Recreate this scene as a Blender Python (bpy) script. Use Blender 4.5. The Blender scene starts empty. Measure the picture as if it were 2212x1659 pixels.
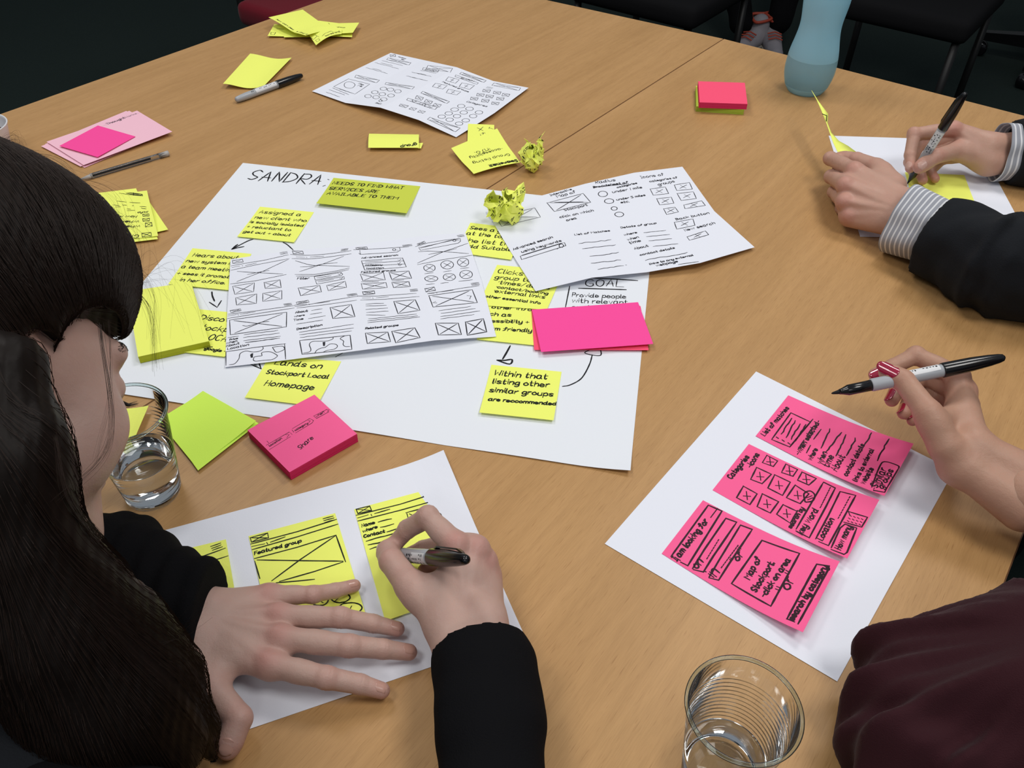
import bpy, bmesh, math, random
import numpy as np
from mathutils import Vector, Matrix

random.seed(7); rng = np.random.default_rng(7)
S = bpy.context.scene
COL = S.collection
# ------------------------------------------------------------------ camera
# table top is z = 0; the camera stands 0.60 m above it, pitched 42 degrees down
W_, H_ = 2212.0, 1659.0
FPX, PITCH, ROLL, CAMZ = 1841.0, math.radians(42.04), math.radians(1.058), 0.6036
cp, sp, cr, sr = math.cos(PITCH), math.sin(PITCH), math.cos(ROLL), math.sin(ROLL)
FW = np.array([0, cp, -sp]); UP0 = np.array([0, sp, cp]); R0 = np.array([1., 0, 0])
RT = cr*R0+sr*UP0; UP = -sr*R0+cr*UP0
CAM = np.array([0, 0, CAMZ])
cd = bpy.data.cameras.new('camera'); cam = bpy.data.objects.new('camera', cd); COL.objects.link(cam)
cd.sensor_width = 36; cd.lens = FPX/W_*36; cd.clip_start = 0.01; cd.clip_end = 60
m = Matrix.Identity(4)
for i in range(3):
    m[i][0] = RT[i]; m[i][1] = UP[i]; m[i][2] = -FW[i]; m[i][3] = CAM[i]
cam.matrix_world = m
S.camera = cam
# ------------------------------------------------------------------ light
S.view_settings.view_transform = 'Standard'; S.view_settings.look = 'None'
S.view_settings.gamma = 1; S.view_settings.exposure = 0; S.view_settings.use_curve_mapping = False
wd = bpy.data.worlds.new('room'); S.world = wd; wd.use_nodes = True
wd.node_tree.nodes['Background'].inputs[0].default_value = (0.80, 0.88, 1.0, 1)
wd.node_tree.nodes['Background'].inputs[1].default_value = 0.24
def ceiling_panel(x, y, z, power, sx=0.6, sy=0.6, col=(1.0, 0.97, 0.93)):
    l = bpy.data.lights.new('ceiling_panel', 'AREA'); l.shape = 'RECTANGLE'; l.size = sx; l.size_y = sy
    l.energy = power; l.color = col
    o = bpy.data.objects.new('ceiling_panel', l); COL.objects.link(o); o.location = (x, y, z)
    return o
ceiling_panel(-0.9, 1.8, 1.95, 14); ceiling_panel(0.9, 1.7, 1.95, 15.5)
ceiling_panel(-0.9, 0.1, 1.95, 10); ceiling_panel(0.9, 0.1, 1.95, 14.5)
ceiling_panel(0.0, -1.7, 1.95, 9)

# ------------------------------------------------------------------ pixel <-> table
def ray(px, py):
    return (px-W_/2)/FPX*RT-(py-H_/2)/FPX*UP+FW
def at(px, py, z=0.0):
    "point at height z (metres above the table top) seen at pixel px,py of the photograph"
    d = ray(px, py); t = (z-CAMZ)/d[2]
    return CAM+t*d
def atdepth(px, py, dep):
    return CAM+dep*ray(px, py)
def mm(px, py, z): return at(px, py, z/1000.0)

# ------------------------------------------------------------------ object helpers
def tag(o, label=None, cat=None, group=None, kind=None):
    if label: o['label'] = label
    if cat: o['category'] = cat
    if group: o['group'] = group
    if kind: o['kind'] = kind
    return o
def empty(name, loc, label=None, cat=None, group=None):
    o = bpy.data.objects.new(name, None); COL.objects.link(o); o.location = Vector(loc); o.empty_display_size = .02
    return tag(o, label, cat, group)
def obj(name, verts, faces, mat, parent=None, smooth=False):
    me = bpy.data.meshes.new(name)
    if isinstance(verts, np.ndarray):
        n = len(verts); F = np.asarray(faces, dtype=np.int32); k = F.shape[1]
        me.vertices.add(n); me.vertices.foreach_set('co', verts.astype(np.float32).ravel())
        me.loops.add(F.size); me.loops.foreach_set('vertex_index', F.ravel())
        me.polygons.add(len(F)); me.polygons.foreach_set('loop_start', np.arange(0, F.size, k, dtype=np.int32))
        me.update(calc_edges=True)
    else:
        me.from_pydata([tuple(v) for v in verts], [], faces)
    me.polygons.foreach_set('use_smooth', [bool(smooth)]*len(me.polygons))
    if mat: me.materials.append(mat)
    me.validate(); me.update()
    o = bpy.data.objects.new(name, me); COL.objects.link(o)
    if parent is not None:
        o.parent = parent
        o.matrix_parent_inverse = Matrix.Translation(-Vector(parent.location)) if parent.type == 'EMPTY' else Matrix.Identity(4)
        if parent.parent is not None and parent.type != 'EMPTY': pass
    return o

# ------------------------------------------------------------------ materials
def nt(name):
    m = bpy.data.materials.new(name); m.use_nodes = True
    b = m.node_tree.nodes['Principled BSDF']; return m, m.node_tree, b
def simple(name, col, rough=0.5, spec=0.5, metal=0, bump=0, bscale=400, trans=0, ior=1.45, coat=0, sheen=0, var=0, vscale=30, sss=0):
    m, t, b = nt(name)
    b.inputs['Base Color'].default_value = (*col, 1); b.inputs['Roughness'].default_value = rough
    b.inputs['Specular IOR Level'].default_value = spec; b.inputs['Metallic'].default_value = metal
    b.inputs['Transmission Weight'].default_value = trans; b.inputs['IOR'].default_value = ior
    b.inputs['Coat Weight'].default_value = coat; b.inputs['Sheen Weight'].default_value = sheen
    if sss:
        b.inputs['Subsurface Weight'].default_value = sss; b.inputs['Subsurface Scale'].default_value = 0.003
        b.inputs['Subsurface Radius'].default_value = (1, .4, .2)
    tc = t.nodes.new('ShaderNodeTexCoord')
    if bump:
        n = t.nodes.new('ShaderNodeTexNoise'); n.inputs['Scale'].default_value = bscale; n.inputs['Detail'].default_value = 4
        t.links.new(tc.outputs['Object'], n.inputs['Vector'])
        bp = t.nodes.new('ShaderNodeBump'); bp.inputs['Strength'].default_value = bump; bp.inputs['Distance'].default_value = .001
        t.links.new(n.outputs['Fac'], bp.inputs['Height']); t.links.new(bp.outputs['Normal'], b.inputs['Normal'])
    if var:
        n = t.nodes.new('ShaderNodeTexNoise'); n.inputs['Scale'].default_value = vscale; n.inputs['Detail'].default_value = 5
        t.links.new(tc.outputs['Object'], n.inputs['Vector'])
        mx = t.nodes.new('ShaderNodeMix'); mx.data_type = 'RGBA'
        mx.inputs['A'].default_value = (*[c*(1-var) for c in col], 1); mx.inputs['B'].default_value = (*[min(1, c*(1+var)) for c in col], 1)
        t.links.new(n.outputs['Fac'], mx.inputs['Factor']); t.links.new(mx.outputs['Result'], b.inputs['Base Color'])
    return m
def paper_mat(name, col, rough=.75, trans=0.06):
    m = simple(name, col, rough, .25, bump=.12, bscale=900)
    return m
M = {}
M['white_paper'] = paper_mat('white_paper', (.83, .855, .94))
M['sheet_paper'] = paper_mat('flipchart_paper', (.83, .865, .92))
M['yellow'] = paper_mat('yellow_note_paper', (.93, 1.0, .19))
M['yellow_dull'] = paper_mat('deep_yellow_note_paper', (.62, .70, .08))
M['lime'] = paper_mat('lime_note_paper', (.70, 1.0, .12))
M['pink'] = paper_mat('pink_note_paper', (1.0, .135, .34))
M['hotpink'] = paper_mat('magenta_note_paper', (1.0, .08, .36))
M['coral'] = paper_mat('coral_pink_note_paper', (1.0, .095, .20))
M['palepink'] = paper_mat('pale_pink_card', (.93, .55, .66))
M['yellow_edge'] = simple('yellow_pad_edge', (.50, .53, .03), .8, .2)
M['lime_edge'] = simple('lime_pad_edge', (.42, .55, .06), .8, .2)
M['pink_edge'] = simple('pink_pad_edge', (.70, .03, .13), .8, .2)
M['ink'] = simple('black_ink', (.008, .008, .011), .6, .3)
M['ink_fine'] = simple('fine_black_ink', (.022, .022, .03), .6, .3)
M['ink_green'] = simple('ink_on_yellow', (.012, .016, .008), .6, .3)
M['ink_pink'] = simple('ink_on_pink', (.03, .008, .016), .55, .3)
M['print_grey'] = simple('grey_print', (.14, .09, .12), .6, .3)
M['black_plastic'] = simple('black_plastic', (.006, .006, .007), .18, .6)
M['grey_plastic'] = simple('grey_barrel_plastic', (.40, .42, .45), .3, .5)
M['label_white'] = simple('barrel_label', (.72, .73, .75), .45, .4)
M['black_knit'] = simple('black_knit', (.006, .006, .007), .95, .08, bump=.5, bscale=900, sheen=.0)
M['charcoal_knit'] = simple('charcoal_knit', (.012, .0135, .0165), .95, .12, bump=.6, bscale=700, sheen=.03)
M['maroon_cloth'] = simple('maroon_crepe', (.030, .0048, .0085), .8, .2, bump=.5, bscale=1400, sheen=.06)
M['carpet'] = simple('dark_green_carpet', (.020, .030, .027), .95, .1, bump=.8, bscale=500, var=.25, vscale=300)
M['red_cloth'] = simple('dark_red_upholstery', (.16, .004, .014), .8, .2, bump=.4, bscale=800, sheen=.1)
M['black_metal'] = simple('black_metal', (.01, .01, .01), .45, .4)
M['steel'] = simple('steel', (.5, .5, .5), .25, .5, metal=1)
M['ceramic'] = simple('white_paper_cup', (.75, .77, .80), .45, .4)

def wood(name, rot, off=(0, 0, 0)):
    m, t, b = nt(name)
    tc = t.nodes.new('ShaderNodeTexCoord'); mp = t.nodes.new('ShaderNodeMapping')
    mp.vector_type = 'TEXTURE'; mp.inputs['Rotation'].default_value = (0, 0, rot); mp.inputs['Location'].default_value = off
    t.links.new(tc.outputs['Object'], mp.inputs['Vector'])
    def noise(sx, sy, detail=4, rough=.6, dist=0):
        q = t.nodes.new('ShaderNodeMapping'); q.inputs['Scale'].default_value = (sx, sy, 1)
        t.links.new(mp.outputs['Vector'], q.inputs['Vector'])
        n = t.nodes.new('ShaderNodeTexNoise'); n.inputs['Scale'].default_value = 1; n.inputs['Detail'].default_value = detail
        n.inputs['Roughness'].default_value = rough; n.inputs['Distortion'].default_value = dist
        t.links.new(q.outputs['Vector'], n.inputs['Vector']); return n
    broad = noise(1.6, 16, 5, .6, .3); mid = noise(7, 110, 4, .6); fine = noise(45, 900, 2, .7); fleck = noise(55, 1050, 1, .5)
    def ramp(src, p):
        r = t.nodes.new('ShaderNodeValToRGB')
        while len(r.color_ramp.elements) < len(p): r.color_ramp.elements.new(.5)
        for e, (x, c) in zip(r.color_ramp.elements, p): e.position = x; e.color = (*c, 1)
        t.links.new(src.outputs['Fac'], r.inputs['Fac']); return r
    base = ramp(broad, [(.25, (.45, .252, .096)), (.5, (.495, .282, .112)), (.75, (.54, .312, .130))])
    def mul(a, bb, f):
        x = t.nodes.new('ShaderNodeMix'); x.data_type = 'RGBA'; x.blend_type = 'MULTIPLY'; x.inputs['Factor'].default_value = f
        t.links.new(a, x.inputs['A']); t.links.new(bb, x.inputs['B']); return x.outputs['Result']
    r1 = ramp(mid, [(.3, (.92, .905, .885)), (.6, (1.02, 1.02, 1.02))])
    r2 = ramp(fine, [(.3, (.93, .92, .90)), (.6, (1.02, 1.02, 1.02))])
    r3 = ramp(fleck, [(.27, (.62, .52, .42)), (.36, (1, 1, 1))])
    c = mul(mul(mul(base.outputs['Color'], r1.outputs['Color'], 1), r2.outputs['Color'], 1), r3.outputs['Color'], .5)
    t.links.new(c, b.inputs['Base Color'])
    b.inputs['Roughness'].default_value = .42; b.inputs['Specular IOR Level'].default_value = .35
    bp = t.nodes.new('ShaderNodeBump'); bp.inputs['Strength'].default_value = .08; bp.inputs['Distance'].default_value = .0006
    t.links.new(fine.outputs['Fac'], bp.inputs['Height']); t.links.new(bp.outputs['Normal'], b.inputs['Normal'])
    return m
GRAIN = math.atan2(1.679-1.1936, .3974-.0419)
M['wood_a'] = wood('beech_laminate', GRAIN); M['wood_b'] = wood('beech_laminate_second', GRAIN+.01, (3.3, 1.7, 0))
M['edge'] = simple('beech_edge_band', (.16, .075, .035), .5, .3)

# ------------------------------------------------------------------ tables, floor
FLOOR = -0.735
def prism(name, poly, z0, z1, mat, parent=None):
    n = len(poly)
    v = [(p[0], p[1], z1) for p in poly]+[(p[0], p[1], z0) for p in poly]
    f = [tuple(range(n)), tuple(range(2*n-1, n-1, -1))]+[(i, i+n, (i+1) % n+n, (i+1) % n) for i in range(n)]
    return obj(name, v, f, mat, parent)
fl = prism('floor', [(-5, -4), (6, -4), (6, 8), (-5, 8)], FLOOR-.05, FLOOR, M['carpet']); tag(fl, kind='structure')
for nm_, pl_ in (('wall_back', [(-5, 8), (6, 8), (6, 8.1), (-5, 8.1)]), ('wall_left', [(-5.1, -4), (-5, -4), (-5, 8), (-5.1, 8)]), ('wall_right', [(6, -4), (6.1, -4), (6.1, 8), (6, 8)])):
    tag(prism(nm_, pl_, FLOOR, 2.0, simple(nm_+'_paint', (.5, .5, .48), .8, .2)), kind='structure')
du = np.array([math.cos(GRAIN), math.sin(GRAIN), 0]); dn = np.array([du[1], -du[0], 0])   # along the seam / to the right of it
seamA = at(1563, 84); seamB = at(1175, 330)
def quad_table(far_l, far_r, width_dir, label, mat, length=2.05, bold=1):
    a, b_ = np.array(far_l), np.array(far_r)
    poly = [a, b_, b_-du*length, a-du*length]
    c = sum(poly)/4
    t = empty('conference_table', (c[0], c[1], FLOOR), label, 'table')
    prism('tabletop', poly, -.0245, 0, mat, t)
    ins = []
    for i in range(4):   # dark edge band strip round the rim, proud by a hair
        p, q = poly[i], poly[(i+1) % 4]; e = (q-p)/np.linalg.norm(q-p); nrm = np.array([e[1], -e[0], 0])
        if np.dot(nrm, (p+q)/2-c) < 0: nrm = -nrm
        prism('edge_band', [p, q, q+nrm*.0012, p+nrm*.0012], -.0245, -.0008, M['edge'], t)
    for i in range(4):
        p = poly[i]+(c-poly[i])/np.linalg.norm(c-poly[i])*.11
        k = 20
        v = []; f = []
        for z in (-.0245, FLOOR):
            for j in range(k):
                v.append((p[0]+.022*math.cos(j*2*math.pi/k), p[1]+.022*math.sin(j*2*math.pi/k), z))
        f = [(j, (j+1) % k, (j+1) % k+k, j+k) for j in range(k)]+[tuple(range(k, 2*k))]
        obj('leg', v, f, M['black_metal'], t, True)
    return t
farR = at(2212, 250); fdR = (farR-seamA)/np.linalg.norm(farR-seamA)
gap = dn*.0011
wr = np.dot(at(2190, 1200)-seamA, dn)
tr = seamA+fdR*(wr/np.dot(fdR, dn))
quad_table(seamA+gap, tr, dn, 'beech conference table on the right, with the blue bottle standing on it', M['wood_b'], 1.60)
farL = at(1180, 0); fdL = (farL-seamA)/np.linalg.norm(farL-seamA)
wl = np.dot(at(0, 247)-seamA, dn)
tl = seamA+fdL*(wl/np.dot(fdL, dn))
quad_table(tl, seamA-gap, dn, 'beech conference table on the left, under the folded paper of sketches', M['wood_a'], 1.60)
# ------------------------------------------------------------------ paper with a height profile
class Paper:
    def __init__(s, name, label, cat, corners, mat, z=.6, h=None, n=8, m=8, group=None, thick=.0002, z4=None, parent=None, grid=None):
        "corners TL,TR,BR,BL of the sheet as it is written on; z in millimetres; h(u,v) extra millimetres"
        s.z0 = z; s.h = h; s.grid = None
        if grid is not None:      # creased sheet: the seen positions of its fold nodes
            Rn, Cn = len(grid), len(grid[0]); s.grid = np.array([[mm(*grid[j][i], z+h(i/(Cn-1), j/(Rn-1))) for i in range(Cn)] for j in range(Rn)])
            corners = [grid[0][0], grid[0][-1], grid[-1][-1], grid[-1][0]]
        s.c = [mm(cx, cy, s.hz(u, v)) for (cx, cy), (u, v) in zip(corners, ((0, 0), (1, 0), (1, 1), (0, 1)))]
        top = []; 
        for j in range(m+1):
            for i in range(n+1):
                top.append(s.pos(i/n, j/m))
        N = len(top); V = np.array(top+[(p[0], p[1], p[2]-thick) for p in top])
        F = []
        flip = np.cross(s.c[1]-s.c[0], s.c[3]-s.c[0])[2] > 0
        for j in range(m):
            for i in range(n):
                a = j*(n+1)+i; q = (a, a+n+1, a+n+2, a+1)
                F.append(q); F.append(tuple(x+N for x in q[::-1]))
        ring = [i for i in range(n+1)]+[j*(n+1)+n for j in range(1, m+1)]+[m*(n+1)+i for i in range(n-1, -1, -1)]+[j*(n+1) for j in range(m-1, 0, -1)]
        for a, b in zip(ring, ring[1:]+ring[:1]): F.append((a, b, b+N, a+N))
        if flip: F = [f[::-1] for f in F]
        s.o = obj(name, V, np.array(F), mat, parent, smooth=False)
        tag(s.o, label, cat, group)
        s.mat = mat; s.ink = []
    def hz(s, u, v):
        return s.z0+(s.h(u, v) if s.h else 0)
    def xy(s, u, v):
        if s.grid is not None:
            Rn, Cn = s.grid.shape[:2]; x = min(max(u, 0), 1)*(Cn-1); y = min(max(v, 0), 1)*(Rn-1); i = min(int(x), Cn-2); j = min(int(y), Rn-2); x -= i; y -= j; g = s.grid
            return g[j, i]*(1-x)*(1-y)+g[j, i+1]*x*(1-y)+g[j+1, i+1]*x*y+g[j+1, i]*(1-x)*y
        a, b, c, d = s.c
        return a*(1-u)*(1-v)+b*u*(1-v)+c*u*v+d*(1-u)*v
    def pos(s, u, v, up=0):
        p = s.xy(u, v); return np.array([p[0], p[1], (s.hz(u, v)+up)/1000])
    def uv(s, P):
        if s.grid is None: return s.cell(P, [x[:2] for x in s.c])
        Rn, Cn = s.grid.shape[:2]; best = None; g = s.grid[..., :2]
        for j in range(Rn-1):
            for i in range(Cn-1):
                u, v = s.cell(P, (g[j, i], g[j, i+1], g[j+1, i+1], g[j+1, i])); e = max(0, -u, u-1)+max(0, -v, v-1)
                if best is None or e < best[0]: best = (e, (i+u)/(Cn-1), (j+v)/(Rn-1))
                if e < 1e-6: return best[1:]
        return best[1:]
    def cell(s, P, quad):
        u = v = .5; a, b, c, d = quad
        for _ in range(6):
            q = a*(1-u)*(1-v)+b*u*(1-v)+c*u*v+d*(1-u)*v - P[:2]
            du_ = (b-a)*(1-v)+(c-d)*v; dv_ = (d-a)*(1-u)+(c-b)*u
            det = du_[0]*dv_[1]-du_[1]*dv_[0]
            u -= (q[0]*dv_[1]-q[1]*dv_[0])/det; v -= (du_[0]*q[1]-du_[1]*q[0])/det
        return u, v
    def hit(s, px, py):
        z = s.z0
        for _ in range(5):
            P = mm(px, py, z); u, v = s.uv(P)
            z = s.hz(min(1, max(0, u)), min(1, max(0, v))) if s.h else s.z0
        return P

G = {  # hand-lettering, one stroke per word: pairs of x,y digits, y 3 = baseline, 8 = x-height, b = capitals
'a':'4738180604133345 484453','b':'0b03 062847442304','c':'472806042344','d':'472806042345 4b4453','e':'0546371806042344','f':'4a3b2a2503 0848',
'g':'472806042345 4842301001','h':'0b03 06284743','i':'0804 0b0a','j':'28211001 2b2a','k':'0b03 |4805 |1643','l':'0b0413','m':'0803 06183733 36486763','n':'0803 06284743',
'o':'28060423444628','p':'0800 062847442304','q':'472806042345 4840','r':'0803 062838','s':'4728071635442304','t':'1b142334 |0838','u':'08042344 4843','v':'|082348','w':'|0813385368',
'x':'|0843 |4803','y':'08042344 4842301001','z':'|08480343','A':'|032b43 |0646','B':'|0b03 0b3a483707 0747453303','C':'4a2b09052344','D':'|0b03 0b3a573403','E':'|4b0b0343 |0737','F':'|4b0b03 |0737',
'G':'4a2b0905234446 |2646','H':'|0b03 |4b43 |0747','I':'|1b13 |0b2b |0323','J':'4b442304','K':'|0b03 |4b0743','L':'|0b0343','M':'|030b376b63','N':'|030b434b','O':'2b09052345492b',
'P':'|0b03 0b3b493707','R':'|0b03 0b3b493707 |0743','S':'4a2b091736452304','T':'|0b4b |2b23','U':'0b0423444b','V':'|0b234b','W':'|0b1338536b','X':'|0b43 |4b03','Y':'|0b274b |2723','Z':'|0b4b0343',
'+':'|0646 |2824','.':'0304','·':'0708',',':'1402','-':'|0636','/':'|034b',':':'0708 0304','"':'|0b09 |2b29','1':'|1b13','2':'0a2b490343','5':'|4b0b08 0837453303','(':'2b070420','?':'0a2b4927 2423'}
def catmull(p, k=4):
    if len(p) < 3: return p
    q = [2*p[0]-p[1]]+list(p)+[2*p[-1]-p[-2]]; out = []
    for i in range(1, len(q)-2):
        for j in range(k):
            t = j/k
            out.append(.5*((2*q[i])+(-q[i-1]+q[i+1])*t+(2*q[i-1]-5*q[i]+4*q[i+1]-q[i+2])*t*t+(-q[i-1]+3*q[i]-3*q[i+1]+q[i+2])*t**3))
    out.append(q[-2]); return out
class Ink:
    def __init__(s, paper, zoom=(0, 0, 1), w=.8, mat='ink', name='handwriting', smooth=False):
        s.p = paper; s.z = zoom; s.w = w*1.15/1000; s.mat = mat; s.V = []; s.F = []; s.name = name; s.r = random.Random(len(paper.o.name)+int(zoom[0]))
    def X(s, x, y): return s.p.hit(s.z[0]+x*s.z[2], s.z[1]+y*s.z[2])[:2]
    def stroke(s, pts, w=None):
        "pts world xy; a flat ribbon of ink lying on the paper"
        w = (w or s.w)/2
        P = [np.asarray(p[:2], float) for p in pts]; D = [P[0]]
        for a, b in zip(P, P[1:]):
            L = np.linalg.norm(b-a); k = max(1, int(L/.006)) if s.p.h else max(1, int(L/.02))
            if L < 1e-6: continue
            for i in range(1, k+1): D.append(a+(b-a)*i/k)
        if len(D) < 2: D.append(D[0]+np.array([s.w*.7, 0]))
        n0 = len(s.V)
        for i, q in enumerate(D):
            t = D[min(i+1, len(D)-1)]-D[max(i-1, 0)]; L = np.linalg.norm(t); t = t/L if L > 1e-9 else np.array([1., 0])
            if i == 0: q = q-t*w*.8
            if i == len(D)-1: q = q+t*w*.8
            nn = np.array([-t[1], t[0]]); ww = w*(.62 if i in (0, len(D)-1) else 1)*s.r.uniform(.9, 1.1)
            for sg in (1, -1):
                r = q+nn*ww*sg; u, v = s.p.uv(r); u = min(1, max(0, u)); v = min(1, max(0, v)); r = s.p.xy(u, v)
                s.V.append((r[0], r[1], (s.p.hz(u, v)+.12)/1000))
            if i: b = n0+2*i; s.F.append((b-2, b-1, b+1, b))
    def l(s, txt, w=None, sm=False):
        for st in txt.split(';'):
            v = [float(q) for q in st.replace(',', ' ').split()]
            p = [s.X(v[i], v[i+1]) for i in range(0, len(v), 2)]
            s.stroke(catmull([np.array(q) for q in p]) if sm else p, w and w/1000)
        return s
    def c(s, txt, w=None): return s.l(txt, w, True)
    def box(s, x1, y1, x2, y2, x3, y3, x4, y4, cross=True, w=None):
        j = lambda: s.r.uniform(-3, 3)*(.18/s.z[2])*.6
        s.l(f'{x1+j()},{y1+j()} {x2},{y2+j()} {x3+j()},{y3} {x4},{y4+j()} {x1},{y1+j()}', w)
        if cross:
            s.l(f'{x1+(x3-x1)*.08},{y1+(y3-y1)*.08} {x1+(x3-x1)*.92},{y1+(y3-y1)*.92};{x2+(x4-x2)*.08},{y2+(y4-y2)*.08} {x2+(x4-x2)*.92},{y2+(y4-y2)*.92}', w)
        return s
    def wav(s, x1, y1, x2, y2, amp=.5, n=None, w=None):
        a, b = np.array(s.X(x1, y1)), np.array(s.X(x2, y2)); L = np.linalg.norm(b-a); n = n or max(3, int(L/.004)); nn = np.array([-(b-a)[1], (b-a)[0]])/L
        s.stroke([a+(b-a)*i/n+nn*s.r.uniform(-amp, amp)/1000 for i in range(n+1)], w and w/1000); return s
    def lines(s, *rows, amp=.35):
        for r in rows: s.wav(*r, amp=amp)
        return s
    def circ(s, cx, cy, rx, ry=None, cross=False, w=None):
        ry = ry or rx; a0 = s.r.uniform(0, 6)
        s.l(' '.join(f'{cx+rx*math.cos(a0+k*.45)*s.r.uniform(.95,1.05)},{cy+ry*math.sin(a0+k*.45)*s.r.uniform(.95,1.05)}' for k in range(15)), w, True)
        if cross: s.l(f'{cx-rx*.6},{cy+ry*.6} {cx+rx*.6},{cy-ry*.6};{cx-rx*.6},{cy-ry*.45} {cx+rx*.6},{cy+ry*.45}', w)
        return s
    def menu(s, x1, y1, x2, y2, dy=10, n=3, dx=0, w=None):
        for k in range(n): s.wav(x1+dx*k, y1+dy*k, x2+dx*k, y2+dy*k, .15, 2, w)
        return s
    def t(s, txt, x1, y1, x2, y2, hk=1.0, w=None, slant=.12):
        a, b = np.array(s.X(x1, y1)), np.array(s.X(x2, y2)); d = b-a; L = np.linalg.norm(d); d = d/L; u = np.array([-d[1], d[0]])
        adv = []
        for ch in txt:
            if ch == ' ': adv.append((3.2, []))
            else:
                g = G.get(ch, G.get(ch.lower(), '|0646')); st = []
                for q in g.split():
                    sm = q[0] != '|'; q = q.lstrip('|')
                    pp = [np.array([int(q[i], 16), int(q[i+1], 16)-3.], float) for i in range(0, len(q), 2)]
                    pp = [p_+np.array([s.r.uniform(-.22, .22), s.r.uniform(-.22, .22)]) for p_ in pp]
                    st.append(catmull(pp, 3) if sm else pp)
                mx = max(p_[0] for q in st for p_ in q); adv.append((mx+1.7, st))
        tot = sum(x[0] for x in adv)-1.5; k = L/max(tot, 1); ky = k*hk; x = 0
        for wd_, st in adv:
            jy = s.r.uniform(-.35, .35)
            for q in st:
                s.stroke([a+d*(x+p_[0]+p_[1]*slant)*k+u*(p_[1]+jy)*ky for p_ in q], w and w/1000)
            x += wd_
        return s
    def done(s, label=None):
        o = obj(s.name, np.array(s.V), np.array(s.F), M[s.mat], s.p.o)
        if label: o['label'] = label
        o['kind'] = 'stuff'
        return o
def folds(nodes, sm=False):
    nodes = np.array(nodes, float); R, C = nodes.shape
    def h(u, v):
        x = min(max(u, 0), 1)*(C-1); y = min(max(v, 0), 1)*(R-1); i = min(int(x), C-2); j = min(int(y), R-2); fx, fy = x-i, y-j
        if sm: fx = fx*fx*(3-2*fx); fy = fy*fy*(3-2*fy)
        return nodes[j, i]*(1-fx)*(1-fy)+nodes[j, i+1]*fx*(1-fy)+nodes[j+1, i]*(1-fx)*fy+nodes[j+1, i+1]*fx*fy
    return h
def curl(side='b', a=2.0, p=2.2, extra=None):
    def h(u, v):
        t = {'b': v, 't': 1-v, 'l': 1-u, 'r': u}[side]
        r = a*t**p
        if extra: r += extra(u, v)
        return r
    return h
def zc(z, *pts): return [(z[0]+x*z[2], z[1]+y*z[2]) for x, y in pts]
Z1 = (0, 0, .33454); Z2 = (660, 90, .25316); Z3 = (1400, 0, .36709); Z4 = (480, 340, .28029); Z5 = (1000, 340, .29837); Z6 = (200, 400, .22604)
ZA = (480, 500, .18079); ZB = (760, 500, .18079); ZR = (1300, 780, .42194); ZL = (240, 820, .25316); ZC = (380, 960, .37375)
ZD = (1030, 560, .12055); ZW = (1030, 780, .13562); ZN = (480, 740, .13562); ZT = (560, 0, .1085); ZH = (0, 300, .27728)

# ---- big sheet
BL = at(1362, 1015)+(at(300, 619)-at(524.8, 351.8))*1.37
sheet_c = [(524.8, 351.8), (1415, 452), (1362, 1016), None]
def pxof(P):
    v = np.asarray(P, float)-CAM; d = v@FW; return (W_/2+FPX*(v@RT)/d, H_/2-FPX*(v@UP)/d)
TLw, BRw = at(524.8, 351.8), at(1362, 1016)
TRw = at(1403, 588)+(at(1403, 588)-at(1362, 1016))*.47
sheet_c[1] = pxof(TRw); 
ld = (at(300, 619)-TLw)/np.linalg.norm(at(300, 619)-TLw)
BLw = TLw+ld*np.linalg.norm(TRw-BRw)*1.0
sheet_c[3] = pxof(BLw)
big = Paper('flipchart_sheet', 'large white flipchart sheet headed SANDRA covered in yellow notes and arrows', 'paper', sheet_c, M['sheet_paper'], .5,
            h=lambda u, v: 5.0*max(0, (u-.9)/.1)**2*max(0, (v-.9)/.1)**2+1.2*max(0, (v-.93)/.07)**2*abs(math.sin(u*9)), n=40, m=40)
k = Ink(big, Z4, 1.9)
k.t('SANDRA', 190, 172, 740, 212, 1.15).l('815,170 822,172;778,222 793,217')
k.c('235,632 190,648 75,708;75,708 100,685 118,672;75,708 120,697 165,688').c('470,656 500,672 545,712', 1.7)
k.l('205,632 205,632') if 0 else None
k.l('210,1590 300,1630;300,1630 275,1560;240,1590 262,1602', 1.7).l('875,1537 925,1510', 1.7)
k.z = Z6; k.c('1140,1020 1145,1060 1165,1108', 2).l('1118,1120 1190,1168 1230,1105', 2)
k.z = Z5; k.t('GOAL', 890, 930, 1165, 938, .85, 1.4).l('840,948 1180,958;925,872 1080,880 1262,892')
k.t('Provide people', 790, 1008, 1180, 1022, 1.05, 1.2).t('with relevant', 790, 1052, 1190, 1064, 1.05, 1.2).t('services', 790, 1095, 1000, 1100, 1.05, 1.2)
k.l('773,932 742,1088', 1.4).c('342,1365 315,1415 288,1460;248,1468 300,1470 355,1464 338,1497 250,1470').c('995,1385 998,1432 940,1432 882,1416 915,1395', 1.4)
k.c('936,1430 920,1490 880,1570 840,1615 770,1650 722,1658', 1.5)
k.done()

def note(label, corners, z=.9, mat='yellow', h=None, n=10, m=10, group='yellow square notes on the flipchart sheet', name='sticky_note', **kw):
    return Paper(name, label, 'sticky note', corners, M[mat], z, h or curl('b', 1.6), n, m, group, **kw)
def par(tl, tr, bl, z=.9):
    "fourth corner from three, completed on the table"
    a, b, c = mm(*tl, z), mm(*tr, z), mm(*bl, z); return [tl, tr, pxof(b+c-a), bl]

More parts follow.
